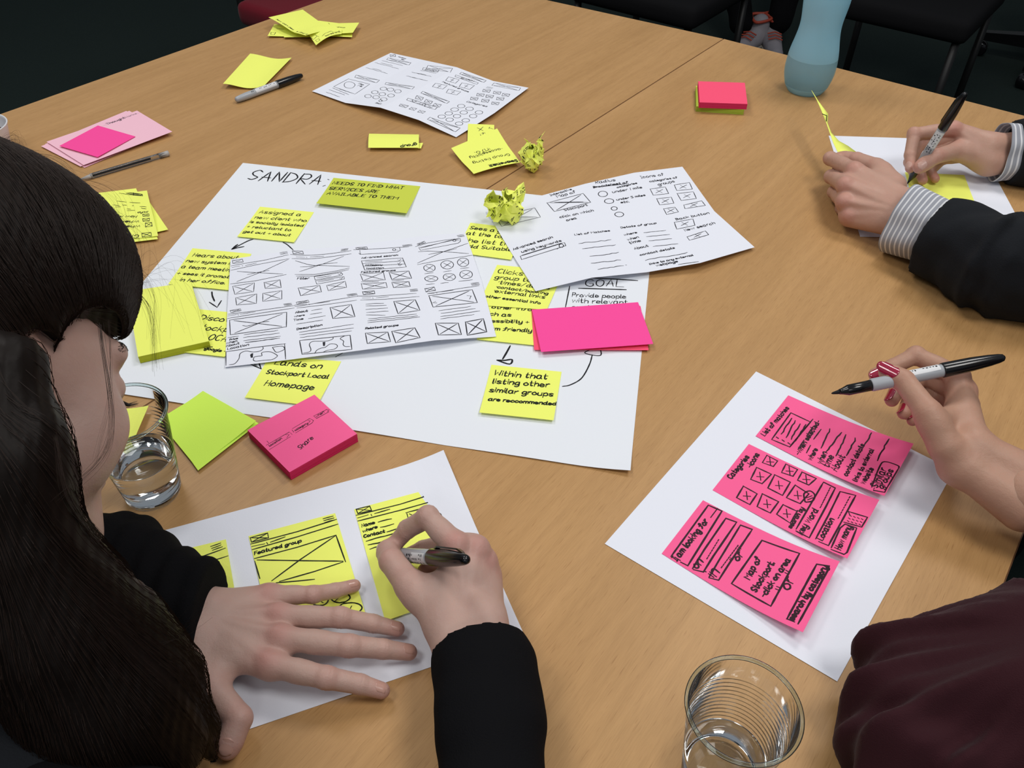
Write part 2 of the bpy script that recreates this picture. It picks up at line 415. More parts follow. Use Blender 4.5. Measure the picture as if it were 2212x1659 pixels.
n_ = note('yellow note reading Assigned a new client, top left of the flipchart sheet', zc(Z6, (1600, 205), (2115, 258), (1925, 546), (1382, 490)))
k = Ink(n_, Z6, 1.15, 'ink_green')
k.t('Assigned a', 1590, 268, 1985, 295, .9).t('new client who', 1545, 318, 2040, 352, .9).t('is socially isolated', 1500, 360, 2010, 398, .9).t('+ reluctant to', 1470, 405, 1890, 440, .9).t('get out + about', 1440, 452, 1885, 488, .9).done()
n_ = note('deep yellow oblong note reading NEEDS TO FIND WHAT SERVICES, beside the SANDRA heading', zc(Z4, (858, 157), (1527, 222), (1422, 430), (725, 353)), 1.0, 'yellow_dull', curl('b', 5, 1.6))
k = Ink(n_, Z4, 1.6, 'ink_green')
k.t('NEEDS TO FIND WHAT', 848, 205, 1390, 245, .95).t('SERVICES ARE', 822, 247, 1195, 275, .95).t('AVAILABLE TO THEM', 805, 285, 1350, 325, .95).done()
n_ = note('yellow note reading Hears about new system, left of the folded sketch sheet', zc(Z6, (955, 602), (1518, 656), (1322, 1005), (722, 945)), 1.0)
k = Ink(n_, Z6, 1.15, 'ink_green')
k.t('Hears about', 955, 680, 1385, 705, .9).t('new system in', 890, 735, 1340, 762, .9).t('a team meeting', 845, 790, 1345, 828, .9).t('+ sees it promoted', 805, 850, 1380, 896, .9).t('in her office.', 830, 915, 1260, 948, .9).done()
n_ = note('yellow note reading Discovers Stockport LOCAL, half under the blank yellow pad', par((413.5, 665), (505, 676), (365, 757)) if 0 else zc(Z6, (960, 1180), (1530, 1235), (1262, 1640), (690, 1575)), 1.0)
k = Ink(n_, Z6, 1.3, 'ink_green')
k.t('Discovers', 1020, 1285, 1450, 1320, 1).t('Stockport', 980, 1375, 1440, 1415, 1).t('LOCAL', 1035, 1470, 1330, 1500, 1).t('at or', 960, 1550, 1130, 1565, .9).t('google )', 1070, 1570, 1270, 1600, .9).done()
n_ = note('yellow note reading Lands on Stockport Local Homepage, below the folded sketch sheet', zc(ZN, (760, 205), (1895, 300), (1500, 1015), (360, 873)), 1.0)
k = Ink(n_, ZN, 1.35, 'ink_green')
k.t('Lands on', 830, 345, 1575, 415, .9).t('Stockport Local', 700, 495, 1680, 575, .95).t('Homepage', 670, 680, 1450, 755, .95).done()
n_ = note('yellow note reading Sees a group at the top, right of the folded sheet', par((1014, 480), (1106, 493), (982, 548), 1) if 0 else [(1016, 481), (1132, 495), (1104, 561), (984, 545)], 1.0)
k = Ink(n_, Z5, 1.3, 'ink_green')
k.t('Sees a group', 50, 518, 400, 560, .95).t('at the top of', 25, 558, 400, 598, .95).t('the list this', 5, 610, 380, 645, .95).t('add Suitable', 0, 650, 350, 680, .95).done()
n_ = note('yellow note reading other info such as accessibility, tucked beneath the Clicks note', par((1057, 643), (1180, 655), (1030, 733), 1), .9)
k = Ink(n_, ZD, 1.3, 'ink_green')
k.t('other info', 265, 880, 980, 925, .85).t('such as', 60, 1000, 610, 1030, .9).t('accessibility +', 20, 1125, 930, 1150, .9).t('autism friendly', -10, 1250, 980, 1310, .95).done()
n_ = note('yellow note reading Clicks into group with a list of links, above the magenta stack', zc(ZD, (365, 100), (1560, 215), (1255, 905), (20, 820)), 1.35, h=curl('b', .5))
k = Ink(n_, ZD, 1.15, 'ink_green')
k.t('Clicks into', 370, 250, 1200, 330, .95).t('group to see', 320, 345, 1300, 440, .9).t('·times/dates', 380, 440, 1300, 540, .95).t('·contact/booking', 345, 515, 1270, 635, .85).t('·external links', 300, 590, 1215, 705, .9).t('other essential info', 150, 680, 1135, 805, .9).done()
n_ = note('yellow note reading Within that listing other similar groups, alone at bottom of the sheet', zc(ZW, (232, 58), (1350, 170), (1222, 942), (40, 818)), 1.0, h=curl('b', 3.2))
k = Ink(n_, ZW, 1.45, 'ink_green')
k.t('Within that', 270, 225, 1115, 290, .9).t('listing other', 250, 355, 1150, 415, .9).t('similar groups', 200, 490, 1210, 560, .9).t('are reccommended', 185, 630, 1265, 705, .85).done()

# ---- folded A4 in the middle (4 x 2 panels)
fm = Paper('folded_sketch_sheet', 'white sheet folded in eight with app screen sketches, lying across the flipchart sheet', 'paper', None, M['white_paper'], 2.6,
           folds([[3, 0, 3, 1, 4], [1, 2.5, 0, 3.5, 0], [0, 2, 6, 8, 1]]), 32, 16,
           grid=[[(498, 560), (627, 541), (762, 531), (896, 512), (1005, 502)], [(491, 672), (636, 652), (777, 638), (917, 620), (1041, 609)], [(486, 793), (625, 777), (784, 756), (940, 735), (1072, 727)]])
k = Ink(fm, ZA, .75, 'ink_fine', 'drawing')
k.box(122, 348, 240, 330, 252, 366, 128, 385).menu(688, 255, 775, 240, 11, 3, 4)
k.l('105,412 310,375 500,345 790,280;118,430 210,415;238,408 246,412;278,408 408,378;105,465 400,400 800,325;175,600 480,480 790,335;180,478 450,495 725,508;300,516 420,490 560,465;100,628 400,590 765,515')
k.box(125, 655, 385, 615, 375, 720, 150, 750).box(500, 610, 690, 577, 705, 672, 515, 680).box(160, 795, 412, 745, 408, 860, 172, 880).box(485, 740, 712, 705, 712, 808, 485, 835)
k.box(838, 232, 960, 235, 975, 272, 850, 268).menu(1425, 215, 1505, 203, 9, 3, -3)
k.c('815,275 1000,285 1250,270 1540,230').l('885,305 990,310;1008,308 1013,314;1052,306 1215,295').c('835,325 1100,325 1540,268').c('875,350 1050,400 1200,408 1520,418').l('925,480 1200,390 1450,297;935,425 1060,420 1200,390 1375,373')
k.l('870,515 1100,515 1350,475 1518,438;885,535 1100,535 1300,500 1510,458').t('Filter', 895, 575, 1038, 570, .95, 1.0)
k.l('1100,540 1420,490 1440,512 1428,525 1110,580 1100,540;1115,590 1455,540 1460,568 1130,630 1115,590;1130,555 1300,530;1145,603 1330,573;1385,508 1400,520 1420,498;1405,560 1420,570 1440,548')
k.box(908, 675, 1165, 645, 1185, 722, 938, 770).box(1248, 645, 1470, 595, 1485, 668, 1268, 708)
k.box(95, 945, 218, 925, 228, 945, 105, 972).menu(735, 868, 825, 858, 9, 3, 4)
k.l('70,990 400,950 870,885;68,1012 170,993;185,990 195,1000;215,990 395,960;65,1040 400,985 860,915')
k.box(88, 1060, 770, 965, 765, 1140, 98, 1235, w=1.0).c('245,1125 300,1130 400,1105 470,1085 560,1075')
k.lines((262, 1232, 665, 1183), (255, 1268, 682, 1215), (258, 1305, 695, 1252), (280, 1328, 685, 1275), (70, 1270, 195, 1250), (275, 1328, 685, 1278))
k.t('Price', 88, 1305, 188, 1285, .9, .9).t('when', 50, 1345, 178, 1318, .9, .9).t('About', 48, 1382, 205, 1345, .9, .9).t('Location', 62, 1415, 318, 1362, .8, .9)
k.l('45,1600 45,1438 400,1385 755,1342;745,1342 758,1525', 1.0).c('85,1593 150,1580 200,1520 215,1460 280,1430 370,1440 450,1430 490,1400 485,1383').c('375,1520 385,1500 430,1490 475,1485 470,1455 500,1440 580,1440 650,1475 655,1495 600,1530 500,1540 400,1550 372,1535 375,1520').c('600,1385 640,1378 720,1372 742,1392 735,1415 650,1445 610,1400 600,1385').l('345,1478 350,1500;360,1465 355,1500;352,1470 356,1495', 3)
k.box(885, 845, 1028, 823, 1040, 845, 893, 868).menu(1490, 755, 1605, 740, 9, 3, 5)
k.l('870,898 1010,878 1300,825 1640,770;895,915 1200,880 1605,822;870,880 1010,868;1035,868 1043,876;1080,865 1285,838')
k.t('About', 875, 978, 1022, 958, .9, 1.1).t('where', 862, 1025, 985, 1005, .8, .9).t('Time', 855, 1072, 970, 1052, .8, .9).lines((1068, 945, 1195, 925), (1052, 992, 1190, 968), (1030, 1040, 1232, 1008), (890, 1108, 1200, 1058))
k.box(1290, 910, 1542, 872, 1585, 1018, 1322, 1042, w=1.1).t('Description', 892, 1178, 1195, 1125, .8, 1.1)
k.lines((920, 1205, 1568, 1110), (925, 1235, 1568, 1153), (932, 1268, 1545, 1188))
k.box(925, 1305, 1528, 1240, 1550, 1410, 955, 1470, cross=False, w=1.1).c('965,1455 1040,1440 1060,1410 1042,1350 1080,1315 1180,1312 1260,1308 1320,1285 1325,1262').c('1105,1458 1130,1420 1180,1395 1230,1385 1290,1345 1360,1350 1375,1380 1330,1410 1260,1420 1200,1445').c('1470,1245 1410,1280 1450,1310 1445,1350 1470,1375 1525,1375').l('1210,1330 1215,1360;1222,1328 1218,1360', 3)
k.z = ZB
k.box(48, 195, 180, 185, 190, 210, 55, 215, w=.9).menu(605, 165, 715, 155, 8, 3, 3).l('22,218 200,213 420,200 680,183;95,225 100,275;85,262 100,275 108,262;100,275 540,248 580,225 570,195')
k.circ(505, 218, 18, 12).l('522,222 555,224').t('Advanced search', 115, 325, 550, 290, .75, 1.0)
k.box(115, 352, 605, 318, 650, 425, 155, 465, cross=False, w=.9).l('133,385 615,352;145,418 630,388;160,365 360,352;550,340 565,350 590,330;545,380 560,388 582,368;555,400 600,392 575,412 555,400').t('category', 160, 408, 365, 405, .7, .9).t('location', 175, 450, 378, 442, .7, .9)
k.t('Featured groups', 112, 495, 522, 470, .7, 1.0).box(102, 512, 378, 490, 400, 580, 132, 590).box(445, 490, 680, 472, 715, 560, 478, 575, w=1).box(112, 625, 408, 610, 425, 672, 130, 692).box(478, 610, 680, 597, 700, 658, 500, 672, w=1)
k.l('115,602 320,600;480,590 620,580')
k.box(782, 150, 870, 118, 882, 135, 785, 165, w=.9).menu(1258, 48, 1335, 38, 10, 3, 5).l('760,182 900,140 1100,105 1290,85;800,195 1295,85 1298,118 1270,140 820,225 800,195;820,200 1200,100')
k.circ(1225, 108, 18, 12).l('1243,110 1280,105;785,378 1100,240 1385,142;795,243 900,235 1100,242 1395,265;918,275 1100,240 1252,205;785,397 1100,335 1440,285')
for (cx, cy, rx, ry) in ((928, 437, 68, 44), (1140, 400, 75, 50), (1330, 368, 67, 50), (948, 565, 78, 34), (1165, 545, 74, 42), (1365, 515, 78, 48)): k.circ(cx, cy, rx, ry, True, .9)
k.lines((872, 507, 972, 492), (1095, 483, 1188, 470), (1298, 445, 1398, 433), (888, 635, 988, 625), (1062, 620, 1152, 610), (1280, 598, 1442, 578))
k.box(128, 720, 268, 710, 275, 745, 138, 755, w=1.1).menu(695, 695, 782, 688, 11, 3, 3, 1).l('65,770 300,772 770,740;105,820 400,810 805,778;125,795 225,792;248,792 256,802;292,792 440,780')
k.lines((168, 868, 380, 858), (168, 892, 412, 882), (168, 932, 428, 915), (178, 970, 436, 952), (172, 998, 398, 1002), (200, 1045, 772, 988), (190, 1068, 785, 1010), (192, 1092, 810, 1022))
k.box(502, 838, 758, 815, 815, 942, 552, 982, w=1.1).t('Related groups', 162, 1170, 555, 1128, .85, 1.1).box(162, 1215, 430, 1202, 462, 1318, 185, 1340, w=1.1).box(478, 1195, 752, 1152, 815, 1268, 525, 1330, w=1.2)
k.box(872, 682, 985, 665, 1000, 705, 885, 722, w=1.1).menu(1425, 622, 1515, 610, 12, 3, 5, 1).l('910,742 1100,715 1300,680 1520,650;905,745 985,738;1008,735 1020,738;1070,722 1210,702')
k.box(920, 768, 1438, 695, 1500, 850, 970, 905, w=1.1).l('1000,838 965,852 1015,855;1378,768 1425,770 1408,808', 1.1)
k.lines((1040, 948, 1422, 895), (1068, 980, 1475, 922), (1062, 1018, 1528, 950), (1060, 1045, 1460, 993))
k.box(998, 1098, 1272, 1095, 1308, 1232, 1035, 1238, w=1.2).box(1358, 1082, 1572, 1042, 1612, 1200, 1380, 1240, w=1.4)
k.done()

# ---- right folded sheet
fr = Paper('folded_sketch_sheet', 'creased white sheet with icon boxes and list sketches, overhanging the flipchart sheet edge', 'paper', None, M['white_paper'], 2.4,
           folds([[.5, 1, 3, 8, 2], [.5, 2, 1, 3, 5], [1, 9, 5, 9, 2]]), 32, 16,
           grid=[[(1050, 455), (1160, 425), (1264, 397), (1370, 373), (1474, 360)], [(1104, 545), (1230, 503), (1334, 487), (1433, 478), (1543, 456)], [(1157, 629), (1277, 600), (1397, 588), (1512, 568), (1630, 534)]])
k = Ink(fr, Z5, 1.0, 'ink_fine', 'drawing')
k.box(235, 430, 520, 365, 562, 432, 280, 500, w=.9)
k.t('Interactive', 635, 280, 790, 235, .85).t('Map of', 685, 292, 818, 255, .9).box(608, 330, 870, 262, 925, 325, 662, 392).l('665,325 870,322') .t('Stockport', 738, 388, 905, 350, .85).t('click on which', 705, 440, 948, 390, .85).t('area', 752, 462, 825, 445, .9)
k.t('Radius', 962, 190, 1105, 170, .9).t('Broadsheet of', 945, 222, 1195, 185, .8, 1.3).t('categories', 1118, 222, 1262, 190, .8, 1.2).l('950,218 1200,190', 1.4)
for cx, cy, rx, ry in ((1013, 265, 33, 20), (1058, 317, 34, 17), (1095, 370, 22, 13), (1132, 413, 32, 17)): k.circ(cx, cy, rx, ry)
k.t('under 1 mile', 1085, 258, 1298, 222, .85).t('under 5 miles', 1115, 312, 1322, 278, .85).t('etc.', 1145, 332, 1205, 325, .9)
k.t('Icons of', 1292, 152, 1458, 130, .85).t('categories of', 1355, 180, 1555, 150, .85).t('groups', 1418, 205, 1535, 178, .9)
for b in ((1355, 230, 1465, 215, 1490, 262, 1378, 275), (1530, 200, 1640, 182, 1662, 230, 1548, 240), (1402, 300, 1508, 288, 1528, 332, 1425, 345), (1550, 262, 1668, 248, 1690, 298, 1580, 312), (1452, 372, 1535, 360, 1560, 395, 1475, 415), (1598, 345, 1728, 315, 1755, 348, 1608, 372), (1530, 470, 1665, 445, 1680, 492, 1548, 520), (1622, 575, 1755, 532, 1778, 560, 1640, 600)):
    k.box(*b, cross=False)
    cx, cy = sum(b[0::2])/4, sum(b[1::2])/4; k.l(f'{cx-25},{cy+12} {cx+25},{cy-14};{cx-20},{cy-10} {cx+20},{cy+10}')
k.t('Back button', 1545, 455, 1785, 408, .7).t('New search', 1610, 535, 1828, 480, .75)
k.t('Advanced search', 368, 672, 652, 582, .8, 1.2).t('using keywords', 428, 690, 715, 608, .8, 1.2).l('430,708 560,668 715,620').box(415, 715, 735, 618, 745, 640, 425, 740, cross=False).circ(712, 640, 16, 12).l('700,652 682,664')
k.t('List of Matches', 810, 565, 1065, 535, .8, 1.1).t('Details of group', 1145, 515, 1402, 480, .8, 1.1)
k.lines((838, 622, 1072, 598), (865, 660, 1105, 635), (922, 718, 1128, 690), (930, 768, 1140, 742), (978, 812, 1160, 782), amp=.9).l('1178,780 1184,780')
k.t('where', 1170, 568, 1262, 548, .85).t('when', 1195, 602, 1275, 582, .85).t('time', 1210, 628, 1290, 608, .85).t('About', 1245, 668, 1345, 645, .85).t('contact details', 1285, 712, 1535, 660, .8).t('links to any external', 1355, 778, 1668, 712, .75, 1.2).t('webpage', 1402, 790, 1558, 758, .85)
k.lines((1310, 545, 1468, 530), (1330, 575, 1495, 558), (1348, 605, 1510, 588), (1378, 645, 1555, 625), (1560, 775, 1705, 755)).wav(1320, 745, 1625, 690, .9)
k.done()

# ---- upper folded sheet
ft = Paper('folded_sketch_sheet', 'white sheet folded in eight with circle and search sketches, far side by the capped marker', 'paper', None, M['white_paper'], 1.0,
           folds([[2, 2, 9, 2, 3], [5, 3, 9, 3, 7], [1, 3, 13, 10, 1]]), 32, 16,
           grid=[zc(Z2, (727, 95), (1000, 155), (1290, 218), (1600, 335), (1903, 393)), zc(Z2, (400, 252), (690, 315), (1000, 385), (1310, 500), (1610, 610)), zc(Z2, (55, 422), (340, 522), (640, 563), (965, 668), (1285, 815))])
k = Ink(ft, Z2, .8, 'ink_fine', 'drawing')
k.box(720, 112, 765, 108, 770, 128, 725, 130).t('contact', 790, 130, 852, 148, .8).t('logo', 815, 150, 840, 158, .8).box(705, 138, 900, 180, 880, 200, 692, 155).lines((650, 162, 830, 205), (590, 178, 795, 232), (515, 222, 700, 272), (642, 182, 745, 205), (575, 228, 650, 248), amp=.7)
k.box(1045, 202, 1255, 228, 1235, 262, 1030, 232).box(1005, 222, 1140, 240, 1125, 262, 998, 240, cross=False).t('SEARCH', 1010, 242, 1120, 258, .7).lines((980, 245, 1115, 270), (905, 260, 1075, 298), (862, 292, 1040, 335), (948, 268, 1030, 285), (905, 305, 1000, 325), amp=.7)
k.box(432, 285, 632, 328, 605, 352, 420, 305, w=.9).box(368, 318, 548, 362, 422, 448, 240, 385, cross=False).circ(375, 370, 45, 28).t('Map', 450, 360, 490, 372, .9, 1).t('Me', 445, 378, 478, 386, .9, 1).lines((200, 410, 335, 455), (175, 430, 290, 472), (230, 395, 370, 452), (290, 405, 400, 440))
k.box(688, 348, 930, 385, 910, 405, 678, 365)
for cx, cy in ((665, 402), (725, 410), (788, 424), (592, 432), (655, 448), (730, 460), (533, 465), (602, 474), (668, 492)): k.circ(cx, cy, 28, 14)
k.t('Back', 595, 525, 640, 535, .9).circ(640, 505, 14, 9)
k.box(1330, 262, 1542, 332, 1520, 348, 1315, 275, w=1).box(1282, 285, 1475, 352, 1460, 365, 1275, 298, cross=False).t('SEARCH', 1320, 312, 1430, 342, .75, 1)
for b in ((1220, 300, 1312, 325, 1280, 355, 1195, 332), (1110, 355, 1210, 375, 1170, 405, 1082, 385), (1335, 350, 1442, 375, 1400, 408, 1310, 385), (1220, 405, 1325, 428, 1290, 455, 1200, 435)):
    k.box(*b, cross=False); cx, cy = sum(b[0::2])/4, sum(b[1::2])/4; k.l(f'{cx-16},{cy+12} {cx+16},{cy-12};{cx-14},{cy-8} {cx+14},{cy+8}')
k.t('Featured groups', 1165, 345, 1388, 432, .7, 1)
k.box(1000, 425, 1228, 512, 1205, 528, 985, 438, w=1).box(875, 482, 1125, 560, 1105, 580, 862, 498, cross=False, w=1).t('SEARCH', 890, 508, 1060, 568, .9, 1.1)
for b in ((950, 460, 1008, 478, 990, 502, 935, 485), (1030, 492, 1085, 510, 1068, 532, 1012, 515), (1105, 525, 1160, 538, 1140, 560, 1085, 545), (812, 532, 880, 548, 855, 565, 798, 548), (905, 560, 950, 572, 925, 588, 882, 575), (975, 585, 1025, 595, 1000, 612, 955, 600)): k.box(*b, w=.9)
k.box(1610, 352, 1835, 395, 1820, 418, 1590, 372, w=.9).lines((1540, 392, 1590, 402), (1548, 385, 1600, 395))
for cx, cy in ((1545, 420), (1635, 437), (1710, 455), (1493, 455), (1572, 468), (1662, 488), (1440, 487), (1535, 505), (1620, 527)): k.box(cx-28, cy-14, cx+34, cy-8, cx+22, cy+14, cx-34, cy+8, w=1)
k.t('Categories', 1372, 515, 1545, 558, .8, 1)
for cx, cy in ((1328, 550), (1400, 573), (1480, 604), (1272, 580), (1350, 605), (1430, 635), (1222, 612), (1292, 636), (1368, 672), (1162, 640), (1230, 666), (1310, 700)): k.circ(cx, cy, 32, 15, w=.9)
k.box(1062, 645, 1320, 738, 1278, 770, 1040, 662, w=1).done()

# ---- loose notes around
def stack_pad(label, corners, top, thick, mat, edge, group=None, ink=None, n=1, base_z=0.0, curlh=None, name='sticky_note_pad'):
    "a pad of notes: a block of layered sheets with the top sheet as its own part"
    cs = [mm(x, y, top) for x, y in corners]; c = sum(cs)/4
    e = empty(name, (c[0], c[1], (top-thick)/1000), label, 'sticky note pad', group)
    L = 7; V = []; F = []
    for i in range(L+1):
        z = (top-thick+(thick-.15)*i/L)/1000
        for q in (0, 1):
            o_ = 0 if q else .00025*math.sin(i*2.4)
            for p in cs:
                r = p+(p-c)/np.linalg.norm(p-c)*o_; V.append((r[0], r[1], z))
    m_ = 2*(L+1)
    for i in range(m_-1):
        for j in range(4): F.append((i*4+j, i*4+(j+1) % 4, (i+1)*4+(j+1) % 4, (i+1)*4+j))
    F.append((3, 2, 1, 0)); F.append(tuple(len(V)-4+j for j in range(4)))
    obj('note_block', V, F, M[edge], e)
    p = Paper('top_note', None, None, corners, M[mat], top, h=curlh, n=6, m=6, parent=e)
    return e, p

e, p = stack_pad('blank yellow square note pad beside the dark-haired woman\'s forehead', zc(Z6, (330, 1015), (940, 925), (1112, 1490), (435, 1640)), 10, 9, 'yellow', 'yellow_edge')
e, p = stack_pad('pink square note pad reading Share with three small arrow boxes', zc(ZL, (1163, 430), (1735, 128), (2098, 462), (1522, 790)), 11, 11, 'pink', 'pink_edge')
k = Ink(p, ZL, .55, 'ink_pink')
k.t('location', 1355, 572, 1460, 505, .85).l('1325,560 1520,448 1545,468;1350,598 1530,487;1490,470 1520,470 1500,495;1330,525 1345,540').t('category', 1572, 440, 1680, 375, .85).l('1548,418 1695,332 1728,350 1715,370 1575,455;1545,430 1560,450;1680,350 1700,352 1685,370').t('when', 1752, 325, 1820, 280, .85).box(1730, 312, 1840, 255, 1858, 275, 1752, 332, cross=False).l('1840,255 1862,258 1845,275').t('Share', 1618, 595, 1730, 500, 1.0, .9).done()
# lime notes by the cup
p = Paper('sticky_note', 'lower lime green square note by the plastic cup, its edge showing under the other', 'sticky note', zc(ZL, (420, 330), (790, 105), (1258, 372), (742, 775)), M['lime'], 1.3, curl('b', 2), 8, 8, 'lime green notes by the cup')
p = Paper('sticky_note', 'upper lime green square note by the plastic cup, lying on the other one', 'sticky note', zc(ZL, (400, 345), (783, 96), (1238, 352), (728, 748)), M['lime'], 3.0, curl('r', 4), 8, 8, 'lime green notes by the cup')
# note seen through the cup
p = Paper('sticky_note', 'yellow note standing half behind the woman\'s face, seen through the water cup', 'sticky note', [(205, 885), (321, 876), (283, 965), (175, 975)], M['yellow'], 3.0, curl('r', 5, 3), 8, 8)
# magenta oblong notes
p = Paper('sticky_note', 'lower coral pink oblong note showing at the left and bottom of the magenta one', 'sticky note', zc(Z5, (497, 1100), (1285, 1075), (1345, 1395), (515, 1393)), M['coral'], 2.2, curl('b', 1), 8, 8, 'pink oblong notes under the GOAL text')
p = Paper('sticky_note', 'upper blank magenta oblong note on the right of the flipchart sheet', 'sticky note', zc(Z5, (500, 1102), (1268, 1048), (1378, 1350), (566, 1408)), M['hotpink'], 4.0, folds([[0, 0], [2.5, 3.0]]), 8, 8, 'pink oblong notes under the GOAL text')
# right far stack: pink pad on lime pad
e, p = stack_pad('lime green note pad under the pink pad, near the blue bottle', zc(Z3, (282, 505), (560, 520), (566, 645), (285, 625)), 9, 9, 'lime', 'lime_edge')
e, p = stack_pad('pink note pad on top of the lime pad, near the blue bottle', zc(Z3, (295, 478), (569, 487), (585, 612), (303, 602)), 18.5, 9.3, 'coral', 'pink_edge')
# blank yellow + group notes
note('blank yellow note beside the capped marker, far left', zc(Z1, (1615, 346), (1883, 372), (1700, 559), (1440, 540)), 1, h=lambda u, v: 3+3*math.cos(u*5)+2*v, group='loose notes on the far side', n=12)
n_ = note('yellow note folded to a strip with the word group upside down', zc(Z2, (968, 905), (535, 905), (542, 785), (968, 792)), 3, h=lambda u, v: 1.5+3.5*math.sin(math.pi*(1-v)*.9), group='loose notes on the far side', n=10, m=14)
Ink(n_, Z2, 1.5, 'ink_green').t('group', 945, 868, 808, 888, .85, slant=-.05).done()
p = Paper('folded_flap', None, None, zc(Z2, (965, 865), (1003, 863), (985, 910), (955, 910)), M['yellow'], 3.2, parent=n_.o)
n_ = note('yellow note with faint writing standing behind the Group listing note', zc(Z2, (1610, 860), (1380, 890), (1387, 700), (1610, 710)), 1.5, h=lambda u, v: 1+3*v, group='loose notes on the far side')
Ink(n_, Z2, 1.0, 'ink_fine').l('1465,735 1515,760;1515,728 1478,762;1565,735 1600,745;1572,728 1565,742').t('12?', 1530, 775, 1480, 790, .9).done()
n_ = note('yellow note with upside-down Group listing accessibility info, right of the group strip', zc(Z2, (1830, 1030), (1435, 1128), (1243, 908), (1635, 740)), 6, h=lambda u, v: 4*abs(v-.45)*2*v+2*(1-v)*math.sin(u*3), group='loose notes on the far side')
Ink(n_, Z2, .9, 'ink_green').t('Searches', 1800, 1005, 1565, 1058, .85, 1.6).l('1810,1022 1560,1052;1800,1010 1575,1068', 1.3).t('Group listing', 1732, 955, 1425, 1030, .85).t('-accessibility', 1675, 905, 1398, 985, .85).t('info.', 1560, 905, 1440, 945, 1).done()
# top pile
g4 = 'crumpled pile of yellow notes at the far edge'
n_ = note('yellow note at the left bottom of the far pile, with boxes drawn on it', zc(ZT, (300, 480), (900, 520), (800, 735), (165, 715)), 1.5, h=lambda u, v: 3*(1-u), group=g4); Ink(n_, ZT, .8, 'ink_green').l('235,640 330,645 300,690 230,685 235,640;340,560 500,580;350,575 480,590', 1.2).done()
n_ = note('yellow note under the middle of the far pile, mostly covered', zc(ZT, (520, 530), (1250, 560), (1080, 735), (490, 742)), 3.0, group=g4)
n_ = note('yellow note peeping out at the right bottom of the far pile', zc(ZT, (1300, 520), (1850, 600), (1850, 738), (1280, 715)), 3.0, group=g4)
n_ = note('yellow note reaching to the right of the far pile with small writing', zc(ZT, (1180, 410), (1990, 450), (1865, 650), (1000, 640)), 7, h=lambda u, v: 6*abs(u-.5), group=g4); Ink(n_, ZT, .8, 'ink_green').t('-group', 1530, 540, 1700, 555, .7).l('1380,465 1400,480', 1.5).done()
n_ = note('curled yellow note with small drawings across the front of the far pile', zc(ZT, (930, 600), (1640, 560), (1640, 675), (1130, 900)), 9, h=lambda u, v: 5*math.sin(math.pi*u)+4*(1-v), group=g4); Ink(n_, ZT, .8, 'ink_green').l('1020,740 1110,690 1150,720 1080,790 1020,740;1120,800 1180,770 1210,800 1150,835 1120,800;1160,720 1190,735;1250,720 1320,660;1330,660 1430,620 1480,640').t('boxes and', 1330, 725, 1620, 640, .6).done()
n_ = note('large yellow note on top of the far pile, its lower edge folded over', zc(ZT, (185, 345), (865, 190), (1480, 600), (1130, 900)) if 0 else zc(ZT, (185, 345), (865, 190), (1400, 575), (920, 705)), 12, h=lambda u, v: 7*(1-u)*abs(math.cos(v*2.4))+2, group=g4)
Ink(n_, ZT, .9, 'ink_green').t('how can people find it', 330, 385, 940, 690, .55).done()
# pale pink cards + pink square
for i, (a, dz) in enumerate((((268, 940), .6), ((300, 925), 1.3))): pass
gc = 'fanned pale pink cards at the far left'
Paper('index_card', 'bottom pale pink card of the fan, its near edge sticking out', 'card', zc(Z1, (290, 930), (835, 715), (1075, 858), (545, 1083)), M['palepink'], 1.0, None, 4, 4, gc)
Paper('index_card', 'middle pale pink card of the fan, shifted to the left', 'card', zc(Z1, (265, 944), (815, 716), (1060, 850), (520, 1075)), M['palepink'], 2.2, None, 4, 4, gc)
p = Paper('index_card', 'top pale pink card of the fan, with dark printed word along its far edge', 'card', zc(Z1, (300, 915), (885, 714), (1112, 850), (540, 1066)), M['palepink'], 4.0, folds([[0, 1], [0, 2.5]]), 6, 6, gc)
k = Ink(p, Z1, .9, 'print_grey', 'printed_word'); k.t('Thought', 695, 805, 812, 762, .95, 1.3, 0).t('Works', 815, 760, 885, 735, .95, .6, 0).l('660,815 910,725', .2).done()
Paper('sticky_note', 'hot pink square note lying on the pale pink cards', 'sticky note', zc(Z1, (383, 942), (632, 810), (875, 881), (630, 1014)), M['hotpink'], 6.6, None, 4, 4)
# left pile of notes half behind the hair
gl = 'yellow notes half behind the woman\'s hair'
note('lowest yellow note behind the hair, its corner pointing right', zc(ZH, (760, 420), (1150, 470), (1310, 706), (900, 800)), 1.0, group=gl)
note('middle yellow note behind the hair, just showing at top and bottom', zc(ZH, (690, 430), (1060, 385), (1230, 780), (820, 830)), 1.8, group=gl)
n_ = note('uppermost yellow note behind the hair with upside-down when and where lists', zc(ZH, (1232, 755), (800, 790), (640, 440), (1145, 402)), 4, h=lambda u, v: 5*math.sin(v*3)*(1-u*.4)+3*abs(u-.3), group=gl, n=14, m=14)
k = Ink(n_, ZH, 1.0, 'ink_green')
k.t('Group', 1085, 745, 880, 752, .75).t('where', 1095, 672, 920, 678, .7).t('when', 1085, 635, 940, 640, .7).t('How much', 1070, 598, 840, 600, .7).t('info', 1155, 562, 1075, 570, .7)
k.box(1105, 735, 1175, 728, 1182, 758, 1108, 765).box(1132, 655, 1180, 650, 1187, 680, 1135, 688).box(1112, 622, 1165, 618, 1165, 640, 1115, 642).box(1112, 588, 1160, 584, 1162, 602, 1115, 605).box(918, 400, 1105, 430, 1112, 446, 925, 422, cross=False)
k.l('985,415 1100,436;985,425 1100,442;1040,420 1040,440;1065,428 1110,440', 1.6)
